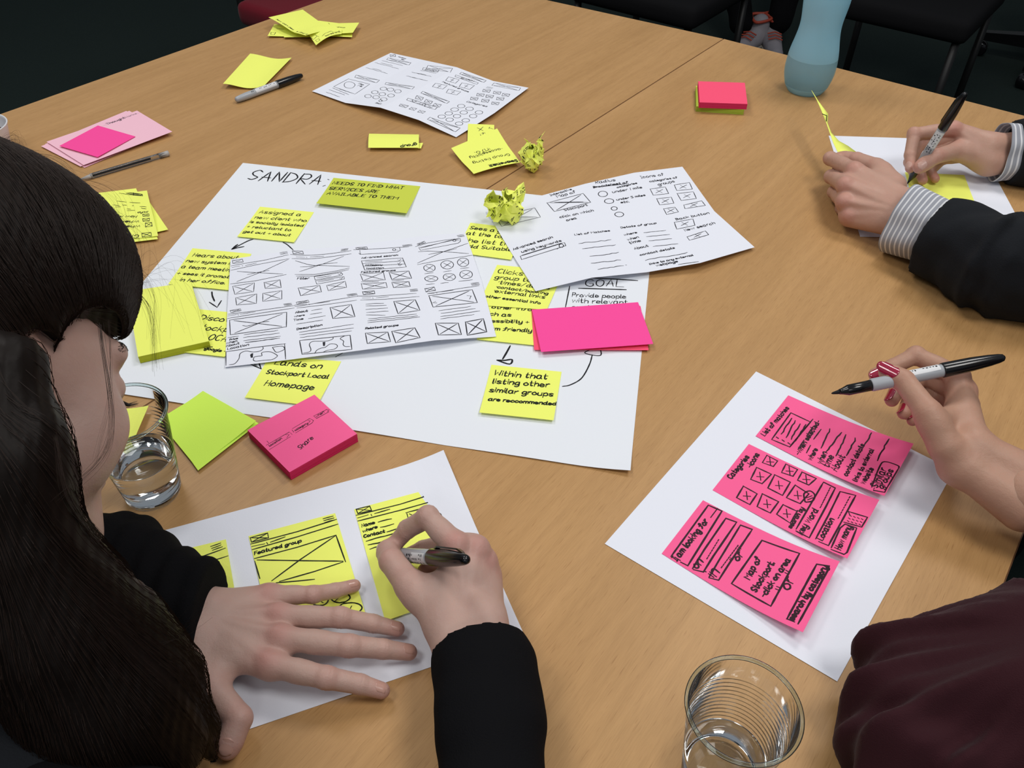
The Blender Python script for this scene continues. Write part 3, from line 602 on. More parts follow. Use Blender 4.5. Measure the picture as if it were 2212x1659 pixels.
k.lines((915, 485, 985, 492), (1010, 495, 1090, 500), (880, 515, 930, 520), (955, 515, 985, 517), (1030, 520, 1040, 521), (1090, 528, 1140, 530), (900, 530, 940, 530), (990, 545, 1020, 548), (1100, 540, 1140, 545), (990, 560, 1050, 556)).done()

# ---- A4 of the woman with three yellow notes
sw = Paper('a4_sheet', 'white sheet under the dark-haired woman\'s hands holding three yellow screen notes', 'paper', par((300, 1160), (958, 972), (376, 1608), .6) if 0 else [(275, 1167), (958, 972), (1131, 1368), (330, 1646)], M['white_paper'], .6,
           h=lambda u, v: 7*max(0, (u-.80)/.2)**2*max(0, 1-v*2.2)+3*max(0, (u-.85)/.15)**2*v, n=24, m=16)
gy = 'yellow screen-sketch notes on the woman\'s sheet'
n_ = note('yellow sketch note at the left of the woman\'s sheet, mostly under her sleeve', [(300, 1210), (488, 1165), (528, 1400), (340, 1450)], 1.2, h=lambda u, v: 8*max(0, (u-.75)/.25)**2*v, group=gy)
k = Ink(n_, ZC, 1.0, 'ink_green', 'drawing'); k.menu(202, 590, 258, 570, 11, 3, 5).l('130,655 285,600;140,690 300,645;150,700 240,670 200,720').done()
n_ = note('yellow sketch note reading Featured group, under the spread hand', zc(ZC, (420, 530), (920, 397), (1095, 975), (560, 1130)), 1.2, h=curl('b', 2), group=gy)
k = Ink(n_, ZC, 1.1, 'ink_green', 'drawing')
k.box(430, 540, 530, 513, 535, 540, 437, 565, w=1.2).menu(852, 430, 908, 415, 11, 3, 4).l('425,578 700,505 930,433;440,590 512,575;525,568 530,575;548,565 630,535;435,610 700,535 940,460').t('Featured group', 455, 638, 725, 565, .8, 1.2)
k.l('455,660 700,595 925,525 980,678;455,675 485,775;470,668 700,672 965,675;555,788 720,665 920,530;600,792 800,735 965,680').c('580,800 700,790 800,780')
k.circ(950, 885, 55, 30).circ(830, 900, 50, 32).circ(1010, 945, 68, 30).l('920,905 960,870;800,885 850,915;1000,965 1015,935').done()
n_ = note('yellow sketch note with Name Where Contact list, under the writing hand', zc(ZC, (1030, 375), (1495, 250), (1680, 855), (1210, 1020)), 1.2, h=curl('b', 2), group=gy)
k = Ink(n_, ZC, 1.1, 'ink_green', 'drawing')
k.box(1042, 375, 1120, 357, 1130, 382, 1052, 400, w=1.3).menu(1423, 278, 1482, 265, 11, 3, 4, 1.4).l('1042,410 1300,345 1490,285;1052,425 1110,408;1128,405 1132,412;1150,400 1235,375;1045,445 1300,380 1520,318')
k.t('Name', 1075, 478, 1150, 458, .8).t('where', 1082, 510, 1165, 482, .8).t('Contact', 1088, 540, 1208, 508, .8).lines((1170, 448, 1245, 430), (1183, 480, 1258, 460), (1220, 505, 1283, 487), (1100, 558, 1290, 508), (1112, 582, 1270, 545), (1122, 605, 1270, 562))
k.l('1330,395 1500,350 1535,410;1335,400 1350,455;1350,402 1388,418;1470,400 1492,362').done()

# ---- A4 on the right with three pink notes
Paper('a4_sheet', 'white sheet on the right holding three pink notes, below the red-nailed hand', 'paper', zc(ZR, (15, 935), (790, 53), (1803, 560), (1205, 1640)), M['white_paper'], .6, lambda u, v: .3*math.sin(u*5), 10, 10)
gp = 'pink screen-sketch notes on the right-hand sheet'
n_ = note('pink note headed List of matches, nearest the red-nailed hand', zc(ZR, (788, 383), (955, 175), (1596, 423), (1447, 690)), 1.2, 'pink', h=curl('b', 9, 3), group=gp)
k = Ink(n_, ZR, 1.3, 'ink_pink')
k.t('List of matches', 835, 385, 960, 242, .85).l('872,398 968,265 1068,312;870,402 962,440 1068,312;962,440 1080,298').l('895,390 902,395;925,405 932,410;955,420 962,425', 2.2)
k.lines((920, 375, 970, 292), (945, 392, 990, 305), (968, 400, 1015, 322), (992, 410, 1045, 325), amp=.5).t('-when selected-', 1010, 482, 1118, 310, .8).l('1005,452 1035,405;1048,470 1068,432;1048,385 1082,335;1085,400 1122,350')
k.t('where', 1075, 510, 1105, 452, .9).t('when', 1125, 528, 1152, 470, .9).t('time', 1160, 545, 1190, 490, .9).t('About', 1202, 565, 1245, 490, .9).t('contact details', 1255, 590, 1345, 430, .8).t('links to external', 1305, 618, 1392, 455, .8).t('website', 1345, 632, 1392, 552, .9)
k.lines((1120, 445, 1170, 348), (1150, 465, 1225, 365), (1197, 485, 1252, 378), (1255, 485, 1300, 395), (1345, 432, 1382, 368), (1410, 510, 1468, 398), amp=.6)
k.c('1382,645 1420,545 1448,515 1515,535 1520,548').l('1520,548 1462,645;1395,650 1390,662 1448,672 1462,645').t('Similar', 1412, 650, 1460, 555, .9, 1.5).t('groups', 1440, 655, 1492, 560, .8, 1.5).done()
n_ = note('pink note headed Categories with nine crossed icon boxes, middle of the three', zc(ZR, (567, 660), (753, 424), (1421, 710), (1257, 1010)), 1.2, 'pink', h=curl('b', 9, 3), group=gp)
k = Ink(n_, ZR, 1.4, 'ink_pink')
k.t('Categories', 665, 605, 755, 492, .9).t('-icons', 765, 548, 808, 480, .9)
for b in ((845, 482, 900, 512, 878, 540, 822, 520), (792, 545, 868, 580, 820, 628, 762, 605), (725, 640, 795, 680, 758, 735, 690, 700), (942, 528, 1002, 555, 978, 590, 920, 570), (885, 582, 965, 620, 925, 688, 850, 650), (822, 680, 905, 720, 862, 778, 795, 745), (1025, 568, 1098, 602, 1060, 635, 1002, 610), (990, 635, 1060, 680, 1015, 730, 945, 700), (928, 735, 1000, 770, 965, 830, 895, 785)):
    k.box(*b, cross=False); cx, cy = sum(b[0::2])/4, sum(b[1::2])/4; k.l(f'{cx-16},{cy+2} {cx+18},{cy+4};{cx+3},{cy+20} {cx-2},{cy-20}')
k.t('search by', 970, 858, 1035, 755, .8).c('1040,720 1035,680 1065,665 1090,685 1080,715 1050,722 1040,720').l('1050,700 1075,690;1055,710 1080,700')
k.t('key word', 1025, 890, 1108, 765, .9, 1.6).l('995,860 1135,620 1195,650 1150,740 1062,905 995,870').l(';'.join(f'{1118+i*6},{750-i*12} {1122+i*6},{744-i*12}' for i in range(9)), 1.6)
k.t('Location', 1128, 920, 1190, 812, .9, 1.6).l('1095,910 1160,790 1220,668 1300,688 1160,945 1112,925').l(';'.join(f'{1210+i*7},{805-i*13} {1214+i*7},{799-i*13}' for i in range(9)), 1.6)
k.t('How many', 1220, 968, 1278, 850, .9, 1.6).l('1175,955 1220,855 1245,835 1305,855 1255,980 1240,990 1175,965;1262,770 1360,800 1330,850 1240,825;1262,770 1270,790').l(';'.join(f'{1270+a*20-b*6},{790+b*14+a*6} {1276+a*20-b*6},{794+b*14+a*6}' for a in range(4) for b in range(3)), 1.5).done()
n_ = note('pink note starting I am looking for, with Map of Stockport box, nearest the lower cup', zc(ZR, (307, 985), (518, 712), (1218, 1025), (1030, 1388)), 1.2, 'pink', h=curl('b', 12, 3), group=gp)
k = Ink(n_, ZR, 1.5, 'ink_pink')
k.t('I am looking for', 385, 1025, 545, 820, .9, 1.8).l('355,1000 545,738 615,768 440,1048 405,1030;400,1020 375,1005').l(';'.join(f'{558+i*6},{800-i*8} {562+i*6},{795-i*8}' for i in range(6)), 1.6)
k.t('on', 490, 1065, 520, 1028, 1).l('465,1062 525,965 635,805 690,825 570,1000 520,1080 470,1068').l(';'.join(f'{538+i*8},{1012-i*13} {542+i*8},{1006-i*13}' for i in range(8)), 1.6)
k.t('in', 578, 1112, 602, 1080, 1).l('550,1105 600,1020 710,840 770,862 650,1040 598,1122 550,1110').l(';'.join(f'{612+i*9},{1058-i*12} {616+i*9},{1052-i*12}' for i in range(10)), 1.6)
k.t('"or"', 688, 1040, 735, 975, .8).l('665,1138 820,918 1012,985 865,1255 665,1140').t('Map of', 755, 1120, 815, 1015, .85).t('Stockport.', 790, 1185, 885, 1035, .85).t('-click on area', 835, 1210, 965, 1020, .85).t('"or"', 945, 1195, 1000, 1100, .9)
k.t('search by category', 980, 1330, 1155, 1055, .8, 1.9).l('948,1320 1100,1040 1165,1050 1155,1075 1005,1345;948,1320 985,1335', 1.8).done()

# ---- the man's A4 and notes
Paper('a4_sheet', 'white sheet under the two male hands, far right', 'paper', [(1790, 293), (2108, 303), (2225, 520), (1858, 511)], M['white_paper'], .6, None, 8, 8)
note('yellow note being written on beneath the male hands', zc(Z3, (1560, 1010), (1860, 1030), (1920, 1185), (1600, 1165)) if 0 else [(1955, 372), (2083, 378), (2105, 435), (1972, 430)], 1.2, group='yellow notes on the far right sheet')
n_ = note('yellow note with a triangle drawn on it, under the charcoal sleeve', [(2065, 440), (2112, 445), (2140, 500), (2080, 495)], 1.3, group='yellow notes on the far right sheet')
Ink(n_, Z3, .8, 'ink_green', 'drawing').l('1855,1220 1930,1222 1950,1255;1935,1222 1915,1250').done()
# ------------------------------------------------------------------ lathe / tube helpers
def frame_of(d):
    d = d/np.linalg.norm(d); a = np.array([0, 0, 1.]) if abs(d[2]) < .9 else np.array([1., 0, 0])
    x = np.cross(d, a); x /= np.linalg.norm(x); return d, x, np.cross(d, x)
def lathe(name, prof, mat, parent=None, A=(0, 0, 0), D=(0, 0, 1), n=32, smooth=True, caps=True, part=None):
    "prof: (distance along the axis, radius) in metres"
    A = np.array(A, float); d, x, y = frame_of(np.array(D, float)); V = []; F = []
    for t, r in prof:
        for i in range(n):
            a = 2*math.pi*i/n; V.append(A+d*t+(x*math.cos(a)+y*math.sin(a))*r)
    for j in range(len(prof)-1):
        for i in range(n): F.append((j*n+i, j*n+(i+1) % n, (j+1)*n+(i+1) % n, (j+1)*n+i))
    if caps:
        F.append(tuple(range(n-1, -1, -1))); F.append(tuple((len(prof)-1)*n+i for i in range(n)))
    return obj(name, V, F, mat, parent, smooth)
def tube(V, F, pts, r, k=4):
    n0 = len(V); P = [np.asarray(p, float) for p in pts]
    ref = None
    for i, p in enumerate(P):
        t = P[min(i+1, len(P)-1)]-P[max(i-1, 0)]; t = t/(np.linalg.norm(t)+1e-12)
        if ref is None: _, x, y = frame_of(t)
        else: x = ref-t*np.dot(ref, t); x /= np.linalg.norm(x)+1e-12; y = np.cross(t, x)
        ref = x; rr = r(i/(len(P)-1)) if callable(r) else r
        for j in range(k):
            a = 2*math.pi*j/k; V.append(p+(x*math.cos(a)+y*math.sin(a))*rr)
        if i:
            b = n0+(i-1)*k
            for j in range(k): F.append((b+j, b+(j+1) % k, b+k+(j+1) % k, b+k+j))
def mm_prof(l): return [(a/1000, b/1000) for a, b in l]

# ------------------------------------------------------------------ markers
def marker(tip, tail, label, posted=True, group=None, roll=0.0, print_n=9):
    tip, tail = np.array(tip), np.array(tail); D = (tail-tip)/np.linalg.norm(tail-tip); L = np.linalg.norm(tail-tip)*1000
    e = empty('marker_pen', tip, label, 'marker pen', group)
    bp = M['black_plastic']
    if posted:
        lathe('nib', mm_prof([(0, .4), (1.2, 1.0), (6, 1.9), (9, 2.1)]), M['ink'], e, tip, D, 16)
        lathe('tip_holder', mm_prof([(7, 2.4), (9, 2.8), (10, 3.1), (13.5, 4.3), (15, 4.9), (36, 5.1), (36.4, 4.4)]), bp, e, tip, D)
        b0, b1 = 36, L-40
        lathe('barrel', mm_prof([(b0-.2, 4.6), (b0, 5.6), (b0+1, 5.9), (b1-30, 6.0), (b1+4, 5.6)]), M['grey_plastic'], e, tip, D)
        c0 = L-56
        cap = lathe('cap', mm_prof([(c0, 5.9), (c0+.2, 6.7), (c0+1, 6.8), (c0+26, 6.4), (c0+42, 5.3), (c0+51, 4.2), (c0+54.5, 3.3), (c0+56, 1.8)]), bp, e, tip, D)
        la, lb = b0+22, c0-3
    else:
        b0, b1 = 0, L-52
        lathe('barrel', mm_prof([(0, 2.5), (1, 3.8), (3, 4.6), (12, 5.4), (20, 5.8), (b1+3, 6.0)]), M['grey_plastic'], e, tip, D)
        c0 = L-54
        cap = lathe('cap', mm_prof([(c0, 5.9), (c0+.2, 6.7), (c0+1, 6.8), (c0+26, 6.4), (c0+42, 5.3), (c0+50, 4.2), (c0+53, 3.3), (c0+54, 1.8)]), bp, e, tip, D)
        la, lb = b0+30, c0-3
    d, x, y = frame_of(D)
    # clip on the cap
    V = []; F = []; a = roll
    o_ = x*math.cos(a)+y*math.sin(a); s_ = np.cross(d, o_)
    for t, r, w in ((4, 7.0, 1.8), (8, 8.6, 2.0), (40, 7.6, 1.8), (46, 6.0, 1.5), (49, 4.6, 1.2)):
        c = tip+d*(c0+t)/1000
        for dr, sg in ((0, -1), (0, 1), (-1.3, 1), (-1.3, -1)): V.append(c+(o_*(r+dr)+s_*w*sg)/1000)
    for j in range(4):
        for i in range(4): F.append((j*4+i, j*4+(i+1) % 4, j*4+4+(i+1) % 4, j*4+4+i))
    F += [(3, 2, 1, 0), (16, 17, 18, 19)]
    obj('clip', V, F, bp, e)
    # white label patch and dark print marks wrapped round the barrel
    def patch(name, t0, t1, a0, a1, r, mat, par=e, nn=8):
        V = []; F = []
        for i in range(nn+1):
            an = a0+(a1-a0)*i/nn; w = x*math.cos(an)+y*math.sin(an)
            V += [tip+(d*t0+w*r)/1000, tip+(d*t1+w*r)/1000]
            if i: F.append((2*i-2, 2*i-1, 2*i+1, 2*i))
        return obj(name, V, F, mat, par)
    lb_ = patch('label_band', la+8, lb, a+1.2, a+3.4, 6.12, M['label_white'], e, 16)
    V = []; F = []; R = random.Random(int(L*10))
    t = la
    while t < lb-3:
        w_ = R.uniform(1.0, 2.4); 
        for a0 in (a+1.4, a+1.9, a+2.5):
            if R.random() < .35: continue
            hh = R.uniform(.16, .34); n0 = len(V)
            for i in range(4):
                an = a0+hh*i/3; w = x*math.cos(an)+y*math.sin(an)
                V += [tip+(d*t+w*6.2)/1000, tip+(d*(t+w_*.7)+w*6.2)/1000]
                if i: F.append((n0+2*i-2, n0+2*i-1, n0+2*i+1, n0+2*i))
        t += w_+.9
    po = obj('printed_marks', V, F, M['ink'], e); po['kind'] = 'stuff'
    return e
def seg3(P0, px, L, far=False):
    "end point at distance L from P0 along the pixel's ray"
    d = ray(*px); o = CAM-P0; a = d@d; b = 2*o@d; c = o@o-L*L; D = max(b*b-4*a*c, 0)
    return CAM+d*((-b+(1 if far else -1)*math.sqrt(D))/2/a)
capT = at(509, 216, .0062); capE = at(655, 162, .0068)
capE = capT+(capE-capT)/np.linalg.norm(capE-capT)*max(.137, np.linalg.norm(capE-capT)*.98)
marker(capT, capE, 'capped black marker lying beside the blank yellow note, far left', False, roll=2.6)
WP0 = at(829, 1196, .002); WP1 = seg3(WP0, (1010, 1209), .148)
marker(WP0, WP1, 'black marker held upright in the dark-haired woman\'s writing hand', roll=4.0)
MP0 = at(1960, 397, .002); MP1 = seg3(MP0, (2086, 200), .150)
marker(MP0, MP1, 'black marker in the male writing hand, cap pushed on its end', roll=.3)
PP0 = at(1796, 850, .085); PP1 = seg3(PP0, (2170, 772), .156, True)
marker(PP0, PP1, 'uncapped black marker held level by the red-nailed hand', roll=1.9)

# ------------------------------------------------------------------ ballpoint pen
def clear_mat(name, col=(1, 1, 1), ior=1.45, rough=.02, gloss=.9):
    "thin clear plastic: transparent wall with fresnel gloss"
    m, t, b = nt(name); out = t.nodes['Material Output']
    tr = t.nodes.new('ShaderNodeBsdfTransparent'); tr.inputs[0].default_value = (*col, 1)
    gl = t.nodes.new('ShaderNodeBsdfGlossy'); gl.inputs['Roughness'].default_value = rough; gl.inputs[0].default_value = (gloss, gloss, gloss, 1)
    lw = t.nodes.new('ShaderNodeFresnel'); lw.inputs['IOR'].default_value = ior
    mx = t.nodes.new('ShaderNodeMixShader'); t.links.new(lw.outputs[0], mx.inputs[0]); t.links.new(tr.outputs[0], mx.inputs[1]); t.links.new(gl.outputs[0], mx.inputs[2])
    t.links.new(mx.outputs[0], out.inputs[0]); return m
M['clear'] = clear_mat('clear_plastic', (.94, .955, .955), 1.16, .06); M['rim'] = clear_mat('clear_plastic_rim', (.80, .87, .86), 1.35, .12)
M['water'] = simple('water', (.97, .99, 1.0), 0.0, .5, trans=1, ior=1.33)
M['pen_clear'] = clear_mat('clear_pen_plastic', (.80, .80, .80), 1.5, .15)
M['pen_frost'] = simple('frosted_plug', (.62, .60, .58), .4, .4, trans=.3)
A = at(168, 389, .004); B = at(364, 331, .004); Dp = B-A; Lp = np.linalg.norm(Dp); Dp /= Lp
e = empty('ballpoint_pen', A, 'clear plastic ballpoint pen with a black refill, beside the pink cards', 'pen')
lathe('point', [(0, .0003), (.003, .0008), (.006, .0011)], M['steel'], e, A, Dp, 12)
lathe('cone', [(.005, .0012), (.018, .0032), (.02, .0038)], M['pen_frost'], e, A, Dp, 12)
lathe('barrel', [(.018, .0038), (Lp-.006, .0040), (Lp-.004, .0040)], M['pen_clear'], e, A, Dp, 6, smooth=False)
lathe('refill', [(.018, .0014), (.105 if Lp > .13 else Lp*.75, .0014)], M['ink'], e, A, Dp, 12)
lathe('end_plug', [(Lp-.014, .0034), (Lp-.004, .0040), (Lp, .0042)], M['pen_frost'], e, A, Dp, 12)

# ------------------------------------------------------------------ clear cups with water
def cup(base, label, r0, r1, h, level, ribs=22):
    e = empty('plastic_cup', base, label, 'cup')
    def rad(z): return r0+(r1-r0)*(z/h)
    prof = [(0.0015, .001), (.0013, r0*.86), (.0, r0*.9), (.0004, r0*.97)]
    for i in range(ribs*4+1):
        z = .003+(h-.008)*i/(ribs*4); amp = .00022*(1 if z < h*.78 else 0)
        prof.append((z, rad(z)+amp*math.sin(i*math.pi/2*1.0)))
    prof += [(h-.004, rad(h-.004))]
    lathe('cup_wall', prof, M['clear'], e, base, (0, 0, 1), 72, caps=False)
    V = []; F = []; c = np.array(base)+[0, 0, h-.0015]
    n, k = 72, 10
    for i in range(n):
        a = 2*math.pi*i/n
        for j in range(k):
            b = 2*math.pi*j/k; rr = r1+.0004+.0016*math.cos(b); V.append(c+[rr*math.cos(a), rr*math.sin(a), .0016*math.sin(b)])
            F.append((i*k+j, ((i+1) % n)*k+j, ((i+1) % n)*k+(j+1) % k, i*k+(j+1) % k))
    obj('rolled_rim', V, F, M['rim'], e, True)
    wp = [(.0018, .0001), (.0018, r0*.84)]
    for i in range(13):
        z = .004+(level-.004)*i/12; wp.append((z, rad(z)-.0006))
    wp += [(level+.0006, rad(level)-.0005), (level, rad(level)-.0022), (level-.0002, .0001)]
    w = lathe('water', wp, M['water'], None, base, (0, 0, 1), 72, caps=True); w.name = 'water'
    w.parent = e; w.matrix_parent_inverse = Matrix.Translation(-Vector(e.location))
    return e
c1 = at(337, 1062, 0); cup((c1[0]-.002, c1[1], .0006), 'clear plastic cup of water in front of the dark-haired woman\'s face', .0245, .0355, .1015, .046)
c2 = at(1607, 1531, .0985); cup((c2[0], c2[1], .0002), 'clear plastic cup at the bottom edge, a little water in it', .0245, .0350, .1, .030)

# ------------------------------------------------------------------ blue bottle
bb = at(1738, 195, 0)
e = empty('water_bottle', bb, 'translucent blue plastic water bottle, a third full, at the far table edge', 'bottle')
m, t, b = nt('blue_bottle_plastic')
b.inputs['Base Color'].default_value = (.60, .88, .97, 1); b.inputs['Roughness'].default_value = .3; b.inputs['Specular IOR Level'].default_value = .4
tr_ = t.nodes.new('ShaderNodeBsdfTransparent'); tr_.inputs[0].default_value = (.70, .90, .97, 1); tl_ = t.nodes.new('ShaderNodeBsdfTranslucent'); tl_.inputs[0].default_value = (.55, .88, .98, 1)
m1_ = t.nodes.new('ShaderNodeMixShader'); m1_.inputs[0].default_value = .5; m2_ = t.nodes.new('ShaderNodeMixShader'); m2_.inputs[0].default_value = .25
t.links.new(b.outputs[0], m1_.inputs[1]); t.links.new(tl_.outputs[0], m1_.inputs[2]); t.links.new(m1_.outputs[0], m2_.inputs[1]); t.links.new(tr_.outputs[0], m2_.inputs[2])
t.links.new(m2_.outputs[0], t.nodes['Material Output'].inputs[0])
M['bottle'] = m
bp = [(0.0, .012), (0, .027), (.003, .031), (.012, .0365), (.026, .0405), (.040, .0420), (.055, .0415), (.07, .0395), (.085, .0365), (.10, .0340), (.113, .0332), (.124, .0338), (.136, .0352), (.15, .0366), (.165, .0368), (.18, .0345), (.193, .029), (.203, .022), (.21, .0165), (.222, .0160)]
def smoothp(p, k=4):
    q = catmull([np.array(x) for x in p], k); return [(float(a), float(max(r, .0005))) for a, r in q]
outer = smoothp(bp, 6); inner = [(max(a, .002), max(r-.0012, .0004)) for a, r in outer]
bw_ = lathe('bottle_wall', outer+inner[::-1], M['bottle'], e, bb, (0, 0, 1), 48, caps=False)
mwet = M['bottle'].copy(); mwet.name = 'blue_bottle_plastic_wetted'; M['wet'] = mwet      # against the water the frosted wall turns clearer
for n_ in mwet.node_tree.nodes:
    if n_.type == 'MIX_SHADER' and abs(n_.inputs[0].default_value-.25) < .01: n_.inputs[0].default_value = .60
    if n_.type == 'BSDF_TRANSPARENT': n_.inputs[0].default_value = (.80, .90, .94, 1)
bw_.data.materials.append(mwet)
for pl in bw_.data.polygons: pl.material_index = 1 if .012 < pl.center.z < .060 else 0
lathe('bottle_cap', [(.216, .017), (.217, .0195), (.236, .0195), (.238, .018)], M['label_white'], e, bb, (0, 0, 1), 40)
wi = [(a, r-.0004) for a, r in inner if a < .060]
mw, tw, bw = nt('bottle_water'); bw.inputs['Base Color'].default_value = (.78, .80, .82, 1); bw.inputs['Roughness'].default_value = .2
tq = tw.nodes.new('ShaderNodeBsdfTransparent'); tq.inputs[0].default_value = (.92, .93, .94, 1); mq = tw.nodes.new('ShaderNodeMixShader'); mq.inputs[0].default_value = .72
tw.links.new(bw.outputs[0], mq.inputs[1]); tw.links.new(tq.outputs[0], mq.inputs[2]); tw.links.new(mq.outputs[0], tw.nodes['Material Output'].inputs[0])
lathe('water', wi+[(.060, wi[-1][1]), (.060, .0004)], mw, e, bb, (0, 0, 1), 48)

# white paper cup cut by the left frame edge
cc = at(-18, 352, 0)
e = empty('paper_cup', cc, 'white paper cup at the left frame edge behind the woman\'s hair', 'cup')
lathe('cup_wall', [(0, .028), (.001, .030), (.055, .040), (.056, .0405), (.0572, .0412), (.0584, .0405), (.0578, .0392), (.054, .0388), (.004, .0285), (.004, .001)], M['ceramic'], e, cc, (0, 0, 1), 64, caps=False)
lathe('tea', [(.040, .0001), (.040, .0362)], simple('tea', (.10, .03, .01), .1), e, cc, (0, 0, 1), 40, caps=False)

# ------------------------------------------------------------------ crumpled notes
def crumple(label, c, R, seed, n=11, fin=(0, 0, 0), squash=(1, 1, 1), wrap=2.5, rot=0.0):
    r = np.random.default_rng(seed); V = []
    for j in range(n+1):
        for i in range(n+1):
            u, v = i/n*2-1, j/n*2-1; q = max(abs(u), abs(v)); th = math.atan2(v, u)+rot; ph = q*wrap
            rad = R*(1+.16*math.sin(3*th+seed)*math.sin(ph)+.12*math.cos(5*th+seed*2))
            p = np.array([math.sin(ph)*math.cos(th), math.sin(ph)*math.sin(th), 1-math.cos(ph)])*rad*np.array(squash)
            p[:2] *= (1-.25*q*q)
            V.append(p+r.uniform(-1, 1, 3)*R*.25*min(1, q*2+.3))
    V = np.array(V)
    for (fi, fj, fv) in fin:
        for j in range(n+1):
            for i in range(n+1):
                w = math.exp(-((i-fi)**2+(j-fj)**2)/2.2); V[j*(n+1)+i] += np.array(fv)*w
    V[:, 2] -= V[:, 2].min(); V[:, 2] += .0004; V[:, :2] += c[:2]; V[:, 2] += c[2]
    F = []
    for j in range(n):
        for i in range(n):
            a = j*(n+1)+i
            if (i+j) % 2: F += [(a, a+1, a+n+2), (a, a+n+2, a+n+1)]
            else: F += [(a, a+1, a+n+1), (a+1, a+n+2, a+n+1)]
    o = obj('crumpled_note', V, np.array(F), M['yellow'])
    tag(o, label, 'sticky note')
    s_ = o.modifiers.new('thickness', 'SOLIDIFY'); s_.thickness = .0003
    # ink strokes left on some faces, both sides
    iv = []; iff = []
    for f in F:
        if r.random() > .30: continue
        a, b_, c_ = (V[x] for x in f); nn = np.cross(b_-a, c_-a); nn = nn/(np.linalg.norm(nn)+1e-9)
        for sgn in (1, -1):
            for tt in (.25, .5):
                p0 = a*(1-tt)+b_*tt; p1 = a*(1-tt)+c_*tt; p0, p1 = p0*.85+p1*.15, p0*.1+p1*.9
                w = np.cross(nn, (p1-p0)/(np.linalg.norm(p1-p0)+1e-9))*.0005; off = nn*sgn*.0005
                k_ = len(iv); iv += [p0-w+off, p0+w+off, p1+w+off, p1-w+off]; iff.append((k_, k_+1, k_+2, k_+3))
    q = obj('ink_marks', np.array(iv), np.array(iff), M['ink_green'], o); q['kind'] = 'stuff'
    return o
cb = at(1093, 478, .004)
crumple('crumpled yellow note with a pointed fin, on the flipchart sheet by its far edge', (cb[0], cb[1]+.004, .003), .0215, 5, 12, [(10, 10, (.0, .006, .016)), (7, 12, (-.002, .003, .006)), (0, 4, (-.012, -.002, -.004)), (0, 6, (-.008, 0, .0)), (2, 0, (.0, -.01, 0))], (1.15, .9, .85), 2.55)
cb = at(1150, 372, 0)
crumple('crumpled yellow note standing on the bare table over the seam', (cb[0], cb[1]+.008, 0), .0185, 11, 12, [(12, 12, (.008, .008, .010)), (0, 0, (-.004, -.012, 0)), (0, 10, (-.006, .006, .012))], (.85, 1.15, 1.0), 2.6)

# ------------------------------------------------------------------ note held in the man's fist, seen edge-on
Lp_ = [(1753, 195, 62), (1764, 215, 62), (1775, 240, 60), (1786, 268, 56), (1793, 288, 53), (1800, 308, 50), (1808, 325, 47), (1822, 350, 42)]
Rp_ = [(1754, 196, 60), (1768, 218, 60), (1789, 246, 60), (1788, 266, 54), (1796, 286, 50), (1812, 304, 44), (1832, 315, 36), (1858, 334, 30)]
V = [mm(*p) for p in Lp_]+[mm(*p) for p in Rp_]; n = len(Lp_)
o = obj('sticky_note', V, [(i, i+1, n+i+1, n+i) for i in range(n-1)], M['yellow'], None, True)
tag(o, 'creased yellow note seen edge-on, sticking up out of the nearer male fist', 'sticky note')
s_ = o.modifiers.new('thickness', 'SOLIDIFY'); s_.thickness = .0003
V = []; F = []
tube(V, F, [mm(1776, 246, 61), mm(1786, 250, 61), mm(1785, 262, 59)], .0006)
q = obj('ink_marks', V, F, M['ink_green'], o); q['kind'] = 'stuff'

# ------------------------------------------------------------------ background: red chair, office chair base
def rbox(name, c, ax, sz, mat, parent, bev=.02):
    bm = bmesh.new(); bmesh.ops.create_cube(bm, size=1)
    for v in bm.verts: v.co = Vector((v.co.x*sz[0], v.co.y*sz[1], v.co.z*sz[2]))
    bmesh.ops.bevel(bm, geom=list(bm.edges), offset=bev, segments=4, profile=.6, affect='EDGES')
    X = np.array(ax[0]); Y = np.array(ax[1]); Z = np.cross(X, Y)
    V = [np.array(c)+X*v.co.x+Y*v.co.y+Z*v.co.z for v in bm.verts]; F = [tuple(v.index for v in f.verts) for f in bm.faces]
    bm.free(); return obj(name, V, F, mat, parent, True)
def meeting_chair(c, d1, d2, label, mat):
    "c under the seat's middle, d1 along its front edge, d2 towards the table"
    d1, d2 = np.array(d1), np.array(d2)
    e = empty('meeting_chair', (c[0], c[1], FLOOR), label, 'chair', 'chairs round the far side of the tables')
    rbox('seat', (c[0], c[1], -.285), (d1, d2), (.46, .46, .07), mat, e, .03)
    bk = c-d2*.235
    rbox('backrest', (bk[0], bk[1], -.02), (d1, d2), (.45, .05, .40), mat, e, .022)
    for sx in (-1, 1):
        for sy in (-1, 1):
            p = c+d1*.2*sx+d2*.2*sy; lathe('leg', [(0, .012), (.42, .012)], M['black_metal'], e, (p[0], p[1], FLOOR), (0, 0, 1), 14)
        V = []; F = []; p = bk+d1*.2*sx; tube(V, F, [(p[0], p[1], -.3), (p[0], p[1], -.12)], .011, 10); obj('back_support', V, F, M['black_metal'], e, True)
ca = at(537, 30, -.27)
meeting_chair(ca+du*.235+dn*.16, du, dn, 'dark red upholstered chair tucked in at the far left table edge', M['red_cloth'])
M['black_cloth'] = simple('black_upholstery', (.008, .008, .009), .9, .1)
for px_, lb in ((1330, 'black chair added as stand-in for a dark shape at the far edge of the left table'), (1905, 'black chair added as stand-in for a dark shape behind the blue bottle')):  # added chairs, standing in for dark shapes that can't be made out
    q = at(px_, 50 if px_ > 1500 else 20, -.28); meeting_chair(q+du*.30, -dn, -du, lb, M['black_cloth'])

